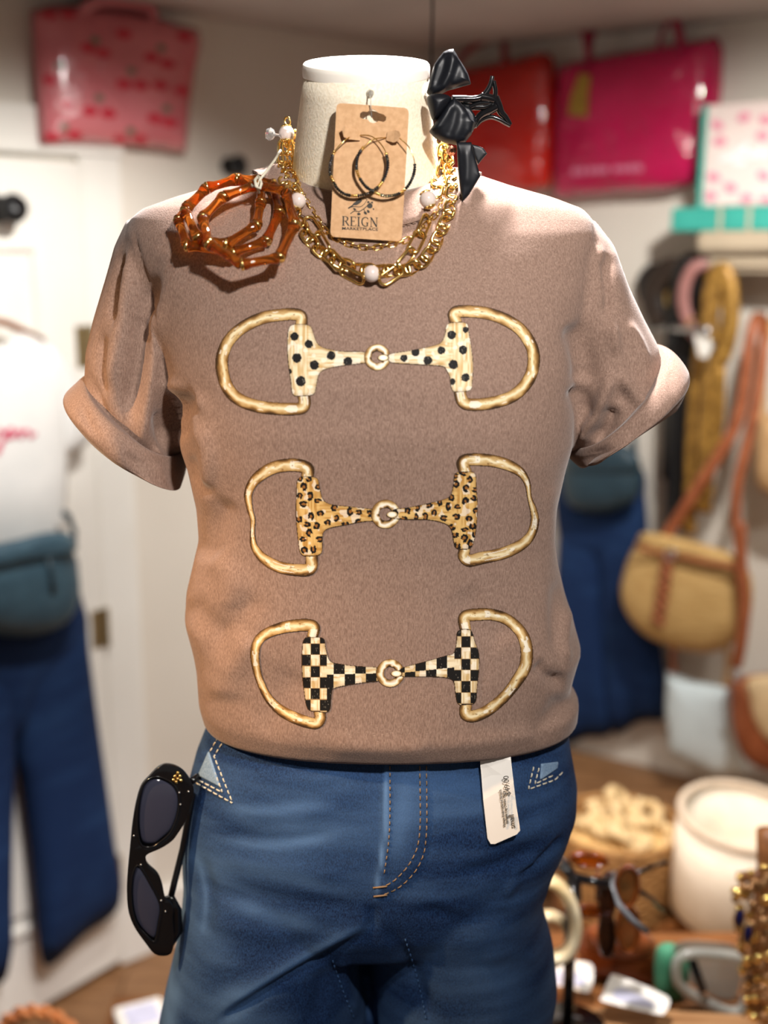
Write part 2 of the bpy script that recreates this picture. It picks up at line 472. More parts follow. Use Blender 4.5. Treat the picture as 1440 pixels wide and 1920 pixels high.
# ---------------------------------------------------------------- cloth machinery
def remesh_union(parts, voxel, smooth=4):
    mb = MB()
    for v, f in parts: mb.add(v, f)
    me = bpy.data.meshes.new('tmp'); me.from_pydata([tuple(x) for x in mb.v], [], mb.f)
    bm = bmesh.new(); bm.from_mesh(me); bmesh.ops.recalc_face_normals(bm, faces=bm.faces); bm.to_mesh(me); bm.free()
    o = bpy.data.objects.new('tmp', me); COL.objects.link(o)
    md = o.modifiers.new('r', 'REMESH'); md.mode = 'VOXEL'; md.voxel_size = voxel; md.adaptivity = 0
    dg = bpy.context.evaluated_depsgraph_get()
    ev = o.evaluated_get(dg)
    m2 = bpy.data.meshes.new_from_object(ev)
    V = np.empty(len(m2.vertices)*3); m2.vertices.foreach_get('co', V); V = V.reshape(-1, 3)
    F = [tuple(p.vertices) for p in m2.polygons]
    E = np.empty(len(m2.edges)*2, dtype=int); m2.edges.foreach_get('vertices', E); E = E.reshape(-1, 2)
    bpy.data.objects.remove(o); bpy.data.meshes.remove(me); bpy.data.meshes.remove(m2)
    return lap(V, E, smooth), F, E
def lap(V, E, it, lam=0.6):
    deg = np.zeros(len(V)); np.add.at(deg, E[:, 0], 1); np.add.at(deg, E[:, 1], 1)
    for _ in range(it):
        for la in (lam, -lam*0.9):                      # Taubin: keeps the volume
            a = np.zeros_like(V); np.add.at(a, E[:, 0], V[E[:, 1]]); np.add.at(a, E[:, 1], V[E[:, 0]])
            V = V + la*(a/np.maximum(deg, 1)[:, None] - V)
    return V
def normals(V, F):
    Fq = np.array([f if len(f) == 4 else (f[0], f[1], f[2], f[2]) for f in F])
    n = np.cross(V[Fq[:, 2]]-V[Fq[:, 0]], V[Fq[:, 3]]-V[Fq[:, 1]])
    N = np.zeros_like(V)
    for k in range(4): np.add.at(N, Fq[:, k], n)
    return N/np.maximum(np.linalg.norm(N, axis=1), 1e-12)[:, None]
def seg_dist(px, py, poly):
    """distance to a polyline and the arc position 0..1 of the nearest point"""
    pts = np.array(poly, dtype=float)
    L = np.linalg.norm(np.diff(pts, axis=0), axis=1); s0 = np.concatenate([[0], np.cumsum(L)])
    best = np.full(px.shape, 1e9); arc = np.zeros(px.shape); side = np.zeros(px.shape)
    for i in range(len(pts)-1):
        a, b = pts[i], pts[i+1]; d = b-a
        t = np.clip(((px-a[0])*d[0] + (py-a[1])*d[1])/(L[i]**2+1e-9), 0, 1)
        ex, ey = px-(a[0]+t*d[0]), py-(a[1]+t*d[1])
        dist = np.hypot(ex, ey)
        m = dist < best
        best = np.where(m, dist, best); arc = np.where(m, (s0[i]+t*L[i])/s0[-1], arc)
        side = np.where(m, np.sign(d[0]*ey - d[1]*ex), side)
    return best, arc, side
def in_poly(px, py, poly):
    inside = np.zeros(px.shape, dtype=bool); n = len(poly)
    for i in range(n):
        x0, y0 = poly[i]; x1, y1 = poly[(i+1) % n]
        c = ((y0 > py) != (y1 > py)) & (px < (x1-x0)*(py-y0)/((y1-y0) if y1 != y0 else 1e-9)+x0)
        inside ^= c
    return inside
def fold_all(V, F, folds, steps=()):
    """cloth folds: (polyline in the drawing's own coordinates, width, height in metres)"""
    N = normals(V, F)
    view = V - np.array(CAM); view /= np.linalg.norm(view, axis=1)[:, None]
    front = np.clip((-(N*view).sum(1)+0.05)/0.25, 0, 1)
    px, py = proj_np(V)
    D = np.zeros(len(V))
    for poly, w, h in folds:
        poly = catmull(poly, 4) if len(poly) > 2 else poly
        pa = np.array(poly); lo = pa.min(0)-4*w; hi = pa.max(0)+4*w
        K = np.nonzero((px > lo[0]) & (px < hi[0]) & (py > lo[1]) & (py < hi[1]) & (front > 0))[0]
        if not len(K): continue
        d, arc, side = seg_dist(px[K], py[K], poly)
        end = np.clip(np.minimum(arc, 1-arc)/0.22, 0, 1); end = end*end*(3-2*end)
        D[K] += h*np.exp(-(d/w)**2)*(0.15+0.85*end)
    for poly, w, h in steps:
        d, _, _ = seg_dist(px, py, list(poly)+[poly[0]])
        sd = np.where(in_poly(px, py, poly), d, -d)
        t = np.clip(sd/w*0.5+0.5, 0, 1)
        D += h*t*t*(3-2*t)
    return V + N*(D*front)[:, None]
def bvh(V, F):
    return BVHTree.FromPolygons([Vector(v) for v in V], F)
def hring(y, xl, xr, df, db, yc=0.0, ex=2.4, n=96, dx=0.0):
    a = P(xl, y, yc); b = P(xr, y, yc)
    return ring_e(((a.x+b.x)/2, yc, a.z), (b.x-a.x)/2, df, db, n=n, ex=ex)
def sring(o_, i_, dep, Y=0.02, front=None, n=48, ex=2.2):
    """sleeve ring through an outer and an inner drawn point"""
    a = P(o_[0], o_[1], Y); b = P(i_[0], i_[1], Y); c = (a+b)/2; h = (a-b)/2
    D = Vector((0, -dep, 0))
    if front is not None:
        q = P(front[0], front[1], Y-dep); D = q - c
    out = []
    for k in range(n):
        t = 2*math.pi*k/n; cx, sy = math.cos(t), math.sin(t)
        X = math.copysign(abs(cx)**(2/ex), cx); Yy = math.copysign(abs(sy)**(2/ex), sy)
        out.append(c + h*X + D*Yy)
    return out

# ---------------------------------------------------------------- t-shirt
tors = [hring(1348, 400, 1066, 0.098, 0.10), hring(1335, 386, 1078, 0.112, 0.11), hring(1300, 377, 1081, 0.120, 0.115), hring(1278, 376, 1064, 0.120, 0.115),
        hring(1240, 373, 1074, 0.119, 0.115), hring(1205, 366, 1085, 0.118, 0.115), hring(1150, 351, 1070, 0.118, 0.112), hring(1100, 354, 1055, 0.118, 0.11),
        hring(1050, 366, 1043, 0.118, 0.108), hring(1000, 377, 1036, 0.119, 0.105), hring(940, 373, 1040, 0.122, 0.105), hring(870, 357, 1056, 0.126, 0.105),
        hring(835, 345, 1066, 0.128, 0.105), hring(780, 334, 1072, 0.130, 0.105), hring(700, 322, 1082, 0.126, 0.105), hring(620, 300, 1092, 0.115, 0.10),
        hring(540, 270, 1104, 0.100, 0.095), hring(480, 250, 1112, 0.086, 0.088), hring(440, 238, 1118, 0.074, 0.08), hring(412, 246, 1110, 0.062, 0.07),
        hring(392, 268, 1092, 0.054, 0.062), hring(370, 328, 1034, 0.048, 0.058, 0.004), hring(348, 405, 955, 0.046, 0.058, 0.010), hring(328, 472, 895, 0.046, 0.062, 0.016), hring(306, 515, 858, 0.046, 0.060, 0.022)]
slL = [sring((330, 400), (470, 760), 0.060), sring((244, 408), (400, 800), 0.064), sring((222, 455), (362, 828), 0.066), sring((204, 520), (347, 840), 0.066),
       sring((183, 590), (340, 850), 0.066), sring((169, 650), (336, 862), 0.066), sring((166, 712), (330, 880), 0.066)]
slR = [sring((1040, 400), (930, 760), 0.060), sring((1112, 412), (1000, 800), 0.064), sring((1146, 456), (1048, 826), 0.066), sring((1172, 530), (1062, 838), 0.066),
       sring((1200, 590), (1066, 842), 0.066), sring((1226, 640), (1072, 848), 0.066), sring((1236, 690), (1082, 852), 0.066)]
V, F, E = remesh_union([loft(tors), loft(slL), loft(slR)], 0.0034, 5)
folds = [
 # viewer's left sleeve: long draped folds from shoulder to cuff
 ([(232, 470), (220, 520), (214, 570), (216, 610)], 9, -0.0075), ([(246, 450), (240, 520), (228, 600), (215, 680), (205, 745)], 13, 0.0050),
 ([(290, 500), (272, 570), (262, 650), (248, 730), (240, 800)], 15, -0.0080), ([(300, 560), (290, 640), (281, 720), (268, 800), (272, 850)], 12, 0.0060),
 ([(247, 590), (265, 615), (285, 640)], 7, -0.0030), ([(190, 620), (190, 690), (196, 750)], 8, -0.004),
 ([(372, 740), (336, 762), (322, 800), (332, 838)], 22, -0.0085), ([(285, 840), (305, 860), (320, 880)], 7, 0.004),
 ([(290, 770), (300, 810), (318, 850)], 8, -0.004), ([(302, 720), (340, 735), (385, 770)], 12, 0.003),
 ([(365, 790), (390, 850), (385, 930)], 14, 0.0035), ([(352, 850), (372, 900), (402, 930)], 10, -0.003),
 ([(165, 690), (185, 758), (228, 812), (288, 858), (334, 872)], 9, -0.004),
 # viewer's right sleeve
 ([(1116, 450), (1128, 500), (1130, 550), (1120, 590)], 9, 0.0025), ([(1140, 470), (1136, 540), (1142, 600)], 12, -0.004),
 ([(1070, 600), (1090, 650), (1100, 690), (1096, 730)], 20, -0.0060), ([(1150, 640), (1155, 690), (1168, 740), (1180, 770)], 8, -0.004),
 ([(1142, 590), (1152, 650), (1160, 700), (1176, 750)], 9, 0.0050), ([(1148, 690), (1125, 760), (1095, 815), (1078, 835)], 10, 0.0068),
 ([(1078, 722), (1094, 760), (1108, 790)], 16, -0.0045), ([(1150, 760), (1140, 800), (1110, 830)], 14, -0.007), ([(1160, 700), (1195, 745), (1216, 765)], 9, 0.004),
 ([(1168, 600), (1195, 640), (1215, 690)], 9, 0.003),
 # torso
 ([(352, 1120), (380, 1160), (430, 1200)], 18, -0.004), ([(470, 1100), (440, 1180), (400, 1240)], 24, -0.004), ([(398, 1030), (430, 1080), (440, 1150)], 22, 0.004),
 ([(430, 930), (400, 1000), (392, 1060)], 20, -0.005), ([(470, 1180), (430, 1260), (420, 1320)], 26, 0.005),
 ([(480, 1380), (520, 1330), (560, 1250)], 30, -0.0025),
 ([(1050, 1080), (1045, 1160), (1052, 1230)], 12, -0.004), ([(1066, 1130), (1058, 1200), (1064, 1250)], 8, 0.004), ([(1065, 1275), (1035, 1272), (1000, 1240)], 10, -0.007),
 ([(1060, 1300), (1040, 1340), (1000, 1390)], 16, -0.004), ([(960, 1180), (1000, 1240), (1040, 1270)], 18, 0.003), ([(1036, 900), (1030, 980), (1034, 1060)], 9, 0.002),
 ([(860, 1100), (900, 1160), (960, 1200)], 22, -0.0022), ([(600, 1390), (700, 1405), (820, 1410)], 16, 0.002),
]
V = fold_all(V, F, [(p_, w_*1.15, h_*1.45) if i_ < 23 else (p_, w_*1.3, h_*1.1) for i_, (p_, w_, h_) in enumerate(folds)])
# sewn-in sleeve seams
V = fold_all(V, F, [([(246, 412), (262, 480), (286, 560), (290, 640)], 3.0, -0.0016), ([(1108, 405), (1122, 470), (1136, 540), (1140, 600), (1142, 660)], 3.0, -0.0016)])
SHIRT_V, SHIRT_F = V.copy(), F
shirt_bvh = bvh(V, F)
# neck opening
NC = Vector((P(690, 338, 0.02).x, 0.020, 0))
zs = P(560, 332, 0.02).z; zf = P(690, 366, -0.046).z
def ztop(s): return zs + 0.006*(1-abs(s)) + (zf-zs)*max(-s, 0) + 0.012*max(s, 0)
cut = []
ell = ((V[:, 0]-NC.x)/0.080)**2 + ((V[:, 1]-NC.y)/0.088)**2
for i, f in enumerate(F):
    if not all(ell[k] < 1 and V[k, 2] > 1.47 for k in f): cut.append(f)
used = sorted({k for f in cut for k in f}); rm = {k: i for i, k in enumerate(used)}
shirt = empty('t_shirt', (0.0, 0.0, float(V[:, 2].min())), 'heather brown short sleeved t-shirt with three painted horse bit prints, on the dress form', 'shirt')
sb = obj('shirt_body', V[used], [tuple(rm[k] for k in f) for f in cut], M_SHIRT, shirt)
so = sb.modifiers.new('cloth', 'SOLIDIFY'); so.thickness = 0.0012; so.offset = -1
# ribbed collar
def rib_loop(a, b, zfun, n=360):
    out = []
    for k in range(n):
        t = 2*math.pi*k/n
        out.append(Vector((NC.x + a*math.cos(t), NC.y + b*math.sin(t), zfun(math.sin(t)))))
    return out
nr = 360
top_in = rib_loop(0.0632, 0.0660, lambda s: ztop(s)-0.003); top = rib_loop(0.0644, 0.0672, ztop)
low = []
for k in range(nr):
    t = 2*math.pi*k/nr
    g = Vector((NC.x + 0.087*math.cos(t), NC.y + 0.096*math.sin(t), ztop(math.sin(t)) - 0.020 - 0.004*max(-math.sin(t), 0)))
    h = shirt_bvh.find_nearest(g)
    low.append(h[0] + h[1]*0.0012)
rings = [top_in, top]
for j in range(1, 8):
    u = j/8; r = []
    for k in range(nr):
        p = top[k].lerp(low[k], u); rad = Vector((p.x-NC.x, p.y-NC.y, 0)).normalized()
        bulge = 0.0022*math.sin(math.pi*u) + (0.00035 if k % 2 else -0.00035)
        r.append(p + (rad*0.7+Vector((0, 0, 0.7)))*bulge)
    rings.append(r)
rings.append(low)
col_o = obj('collar', *loft(rings, False, False), M_SHIRT, shirt)
so = col_o.modifiers.new('cloth', 'SOLIDIFY'); so.thickness = 0.0015; so.offset = -1
st = MB()
for k in range(0, nr, 3):
    a = low[k]; b = low[(k+2) % nr]
    na = shirt_bvh.find_nearest(a)[1]
    st.add(*tube([a+na*0.0008+Vector((0, 0, -0.001)), b+na*0.0008+Vector((0, 0, -0.001))], 0.0004, 5))
st.obj('collar_stitching', M_SHIRT, col_o)
# rolled cuffs
def cuff(rings_):
    v, f = loft(rings_, False, False)
    Vc, Ec = np.array([tuple(x) for x in v]), np.array([(a, b) for q in f for a, b in zip(q, q[1:]+q[:1])])
    rng = np.random.RandomState(4)
    return v, f
def dense(rings_, n=5):
    arr = [np.array([tuple(p) for p in r]) for r in rings_]
    out = catmull([a.ravel() for a in arr], n)
    return [[Vector(p) for p in a.reshape(-1, 3)] for a in out]
cl = dense([sring((186, 730), (326, 862), 0.056, front=(240, 812)), sring((176, 716), (332, 852), 0.066, front=(232, 808)), sring((166, 700), (340, 846), 0.079, front=(222, 806)), sring((148, 714), (346, 860), 0.086, front=(206, 820)),
            sring((128, 738), (348, 876), 0.087, front=(202, 838)), sring((142, 770), (345, 896), 0.084, front=(222, 868)), sring((158, 802), (338, 906), 0.076, front=(250, 890)),
            sring((172, 800), (328, 896), 0.060, front=(250, 872)), sring((184, 770), (322, 876), 0.055, front=(245, 840))])
cr = dense([sring((1218, 670), (1082, 842), 0.056, front=(1178, 772)), sring((1228, 658), (1074, 838), 0.066, front=(1186, 774)), sring((1238, 648), (1062, 832), 0.079, front=(1196, 772)), sring((1254, 655), (1058, 842), 0.086, front=(1214, 786)),
            sring((1276, 690), (1064, 856), 0.087, front=(1222, 798)), sring((1282, 730), (1082, 872), 0.084, front=(1200, 818)), sring((1268, 772), (1096, 876), 0.076, front=(1180, 828)),
            sring((1248, 770), (1104, 862), 0.060, front=(1176, 812)), sring((1232, 740), (1104, 850), 0.055, front=(1170, 790))])
for rr, fl_ in ((cl, [([(158, 760), (162, 790), (175, 812)], 10, -0.004), ([(255, 850), (258, 880), (268, 905)], 8, -0.005), ([(200, 800), (215, 840), (230, 870)], 14, 0.003), ([(285, 868), (300, 890), (312, 912)], 7, 0.003)]),
                (cr, [([(1200, 790), (1190, 810), (1180, 825)], 10, -0.003), ([(1250, 690), (1262, 730), (1262, 775)], 10, -0.002), ([(1120, 840), (1115, 860), (1105, 872)], 8, -0.004), ([(1145, 822), (1150, 836), (1150, 850)], 8, 0.002)])):
    v, f = loft(rr, False, False)
    Vc = np.array([tuple(x) for x in v])
    N = normals(Vc, f)
    cen = Vc.mean(0)
    if ((Vc-cen)*N).sum() < 0: f = [q[::-1] for q in f]
    Vc = fold_all(Vc, f, fl_)
    o = obj('sleeve_cuff', Vc, f, M_SHIRT, shirt)
    so = o.modifiers.new('cloth', 'SOLIDIFY'); so.thickness = 0.0015; so.offset = -1
    so = o.modifiers.new('sub', 'SUBSURF'); so.levels = 1; so.render_levels = 1

# ---------------------------------------------------------------- jeans
hip = [hring(1290, 420, 1040, 0.092, 0.095), hring(1345, 394, 1060, 0.098, 0.10), hring(1400, 372, 1068, 0.103, 0.104), hring(1460, 356, 1079, 0.106, 0.108),
       hring(1510, 349, 1077, 0.108, 0.11), hring(1560, 345, 1060, 0.108, 0.11), hring(1610, 346, 1036, 0.106, 0.108), hring(1660, 348, 1020, 0.100, 0.105), hring(1710, 360, 1000, 0.085, 0.095), hring(1735, 420, 960, 0.06, 0.07)]
def legring(y, xl, xr, df, db, yc=0.0):
    return hring(y, xl, xr, df, db, yc, 2.2)
lgL = [legring(1600, 356, 700, 0.098, 0.10), legring(1660, 347, 690, 0.102, 0.10, 0.0), legring(1700, 344, 682, 0.102, 0.10, -0.004), legring(1760, 333, 674, 0.102, 0.10, -0.006), legring(1840, 314, 681, 0.102, 0.10, -0.006), legring(1920, 298, 690, 0.102, 0.10, -0.004), legring(2080, 280, 684, 0.10, 0.10)]
lgR = [legring(1600, 690, 1032, 0.096, 0.10, 0.0), legring(1660, 686, 1012, 0.096, 0.10, 0.0), legring(1700, 684, 1018, 0.096, 0.10, 0.008), legring(1760, 687, 1035, 0.096, 0.10, 0.012), legring(1840, 694, 1042, 0.096, 0.10, 0.012), legring(1920, 700, 1026, 0.096, 0.10, 0.012), legring(2080, 702, 1020, 0.096, 0.10)]
for L_ in (lgL, lgR):
    last = L_[-1]
    for z in (0.7, 0.5, 0.28):
        L_.append([Vector((p.x, p.y, z)) for p in last])
V, F, E = remesh_union([loft(hip), loft(lgL), loft(lgR)], 0.0036, 5)
jf = [
 ([(440, 1520), (540, 1528), (640, 1520)], 12, 0.0016), ([(400, 1560), (520, 1575), (640, 1565)], 14, -0.002), ([(400, 1610), (520, 1625), (660, 1650)], 15, 0.0022),
 ([(420, 1660), (540, 1690), (680, 1700)], 16, -0.0022), ([(380, 1720), (500, 1750), (640, 1745)], 18, 0.002), ([(372, 1600), (392, 1680), (380, 1760)], 14, -0.0032),
 ([(690, 1745), (600, 1795), (500, 1855), (400, 1925)], 9, -0.0058), ([(700, 1725), (600, 1775), (500, 1835), (400, 1900)], 16, 0.0050), ([(640, 1790), (645, 1850), (670, 1910)], 12, 0.004), ([(610, 1810), (600, 1870), (590, 1925)], 18, -0.003),
 ([(720, 1735), (760, 1790), (790, 1860), (820, 1925)], 14, -0.0032), ([(740, 1700), (820, 1690), (900, 1730)], 15, 0.0018), ([(780, 1700), (870, 1720), (980, 1715)], 16, -0.0022), ([(860, 1640), (940, 1620), (1010, 1585)], 13, -0.0032),
 ([(940, 1690), (975, 1640), (1015, 1600)], 10, 0.003), ([(880, 1570), (960, 1570), (1040, 1545)], 14, 0.002), ([(1062, 1560), (1035, 1595), (1000, 1625), (960, 1650)], 7, -0.0050), ([(900, 1800), (960, 1790), (1020, 1800)], 18, 0.0022),
 ([(480, 1450), (560, 1465), (640, 1455)], 16, 0.001), ([(690, 1700), (700, 1720), (690, 1745)], 9, -0.004),
]
fly = [(722, 1400), (722, 1560), (712, 1630), (703, 1672), (716, 1676), (760, 1652), (786, 1618), (798, 1560), (800, 1400)]
pkL = [(415, 1330), (440, 1352), (400, 1420), (436, 1508), (362, 1468), (340, 1440), (380, 1340)]
jsteps = [(fly, 5, 0.0022), (pkL, 5, 0.0012)]
V = fold_all(V, F, jf, jsteps)
V = fold_all(V, F, [([(723, 1425), (722, 1560), (712, 1630), (704, 1690)], 3.5, 0.0016)])
# worn, faded areas of the cloth (fronts of thighs, whiskers, fly edge, seams)
px, py = proj_np(V)
wear = np.zeros(len(V))
def wearline(poly, w, a):
    d, arc, _ = seg_dist(px, py, catmull(poly, 5) if len(poly) > 2 else poly)
    end = np.clip(np.minimum(arc, 1-arc)/0.25, 0, 1)
    return a*np.exp(-(d/w)**2)*(0.2+0.8*end)
for poly, w, a in (([(400, 1500), (480, 1520), (620, 1505)], 15, 0.30), ([(400, 1570), (520, 1585), (640, 1560)], 10, 0.28), ([(410, 1618), (520, 1640), (640, 1668)], 12, 0.30),
                   ([(430, 1690), (520, 1720), (600, 1735)], 16, 0.30), ([(722, 1430), (721, 1560), (712, 1630), (704, 1690)], 3.2, 0.85), ([(760, 1450), (750, 1540), (740, 1620)], 20, 0.22),
                   ([(700, 1728), (600, 1780), (500, 1840), (400, 1905)], 9, 0.35), ([(350, 1600), (348, 1680), (330, 1760), (305, 1910)], 8, 0.35), ([(420, 1840), (440, 1890), (450, 1930)], 50, 0.25),
                   ([(330, 1830), (320, 1900), (310, 1960)], 16, 0.40), ([(860, 1780), (920, 1820), (960, 1900)], 46, 0.10), ([(372, 1610), (386, 1680), (380, 1750)], 5, 0.25)):
    wear += wearline(poly, w, a*1.3)
jeans = empty('denim_jeans', (0.0, 0.0, 0.28), 'blue straight leg denim jeans worn by the dress form below the brown shirt', 'jeans')
jb = obj('denim_body', V, F, M_DENIM, jeans)
at = jb.data.attributes.new('wear', 'FLOAT', 'POINT'); at.data.foreach_set('value', np.clip(wear, 0, 0.9))
jeans_bvh = bvh(V, F)
def on(bv, px, py, off=0.0, fallback=0.0):
    h = bv.ray_cast(CAM, ray(px, py).normalized())
    if h[0] is None:
        p = P(px, py, fallback); return p, (CAM-p).normalized()
    if h[1].dot(ray(px, py)) > 0: return h[0] - h[1]*off, -h[1]
    return h[0] + h[1]*off, h[1]
def stitches(name, bv, poly, mat, parent, dash=9.0, gap=5.0, r=0.00055, smooth=True):
    pts = np.array(catmull(poly, 8) if smooth and len(poly) > 2 else [np.array(q, float) for q in poly])
    s = np.concatenate([[0], np.cumsum(np.linalg.norm(np.diff(pts, axis=0), axis=1))])
    mb = MB(); t = 0
    while t + dash < s[-1]:
        q = [[np.interp(t+k, s, pts[:, 0]), np.interp(t+k, s, pts[:, 1])] for k in (0, dash/2, dash)]
        p3 = [on(bv, a, b, off)[0] for (a, b), off in zip(q, (0.0002, 0.0007, 0.0002))]
        mb.add(*tube(p3, r, 5)); t += dash+gap
    return mb.obj(name, mat, parent)
M_DENIM_SEAM = mat_denim('seam_denim', srgb(44, 72, 110), srgb(64, 96, 140), srgb(80, 112, 156))
# ---- jeans details: fly, pockets, seams
stitches('fly_stitching', jeans_bvh, [(787, 1436), (787, 1560), (772, 1612), (740, 1650), (712, 1664)], M_THREAD_T, jeans)
stitches('fly_stitching', jeans_bvh, [(799, 1436), (799, 1566), (785, 1622), (750, 1662), (710, 1680)], M_THREAD_T, jeans)
stitches('fly_stitching', jeans_bvh, [(731, 1436), (730, 1560), (720, 1640)], M_THREAD_T, jeans, 7, 6)
mb = MB()
for y in (1664, 1680):
    mb.add(*tube([on(jeans_bvh, x, y+(x-700)*-0.12, 0.0008)[0] for x in (701, 710, 720, 726)], 0.0008, 6))
mb.obj('bar_tack', M_THREAD_T, jeans)
stitches('pocket_stitching', jeans_bvh, [(442, 1354), (402, 1418), (437, 1506), (362, 1464)], M_THREAD, jeans, 8, 4, 0.0007, False)
stitches('pocket_stitching', jeans_bvh, [(428, 1350), (391, 1416), (418, 1486), (360, 1456)], M_THREAD, jeans, 8, 4, 0.0007, False)
stitches('pocket_stitching', jeans_bvh, [(1000, 1438), (990, 1480), (1040, 1462), (1062, 1440)], M_THREAD, jeans, 8, 4, 0.0007, False)
stitches('pocket_stitching', jeans_bvh, [(1010, 1440), (1002, 1470), (1040, 1452)], M_THREAD, jeans, 8, 4, 0.0007, False)
def patch_on(name, bv, poly, off, mat, parent, n=10):
    """thin applique lying on a surface: grid clipped to a convex-ish outline"""
    poly = [np.array(p, float) for p in poly]; c = sum(poly)/len(poly)
    out = resample(poly, 36, True)
    v = []; f = []
    for i in range(n):
        s = 1 - i/n
        for q in out:
            p = c + (q-c)*s
            v.append(on(bv, p[0], p[1], off*(1 if i else 0.1))[0])
    v.append(on(bv, c[0], c[1], off)[0])
    for i in range(n-1):
        for k in range(36):
            f.append((i*36+k, i*36+(k+1) % 36, (i+1)*36+(k+1) % 36, (i+1)*36+k))
    for k in range(36): f.append(((n-1)*36+k, (n-1)*36+(k+1) % 36, n*36))
    return fixn(obj(name, v, f, mat, parent))
patch_on('pocket_applique', jeans_bvh, [(392, 1408), (414, 1476), (372, 1454)], 0.0016, M_DENIM_PALE, jeans)
patch_on('pocket_applique', jeans_bvh, [(1014, 1432), (1046, 1428), (1044, 1440), (1012, 1462)], 0.0016, M_DENIM_PALE, jeans)
stitches('side_seam', jeans_bvh, [(760, 1760), (782, 1830), (800, 1915)], M_DENIM_SEAM, jeans, 6, 4, 0.0005)
stitches('inseam', jeans_bvh, [(624, 1800), (640, 1850), (664, 1910)], M_DENIM_SEAM, jeans, 6, 4, 0.0005)

# ---------------------------------------------------------------- painted horse bit prints on the shirt
def vnoise(x, y, seed=0):
    rs = np.random.RandomState(seed); T = rs.rand(256, 256)
    xi = np.floor(x).astype(int); yi = np.floor(y).astype(int); fx = x-xi; fy = y-yi
    fx = fx*fx*(3-2*fx); fy = fy*fy*(3-2*fy)
    g = lambda a, b: T[a % 256, b % 256]
    return (g(xi, yi)*(1-fx)+g(xi+1, yi)*fx)*(1-fy) + (g(xi, yi+1)*(1-fx)+g(xi+1, yi+1)*fx)*fy
C_ = lambda r, g, b: np.array(srgb(r, g, b)[:3])
G_DARK, G_BROWN, G_TAN, G_MID, G_CREAM, G_WHITE = C_(62, 42, 22), C_(128, 92, 48), C_(186, 148, 92), C_(214, 184, 130), C_(240, 224, 184), C_(255, 250, 236)
def ramp(t, stops):
    out = np.zeros(t.shape+(3,)); xs = [s[0] for s in stops]
    for k in range(3): out[..., k] = np.interp(t, xs, [s[1][k] for s in stops])
    return out
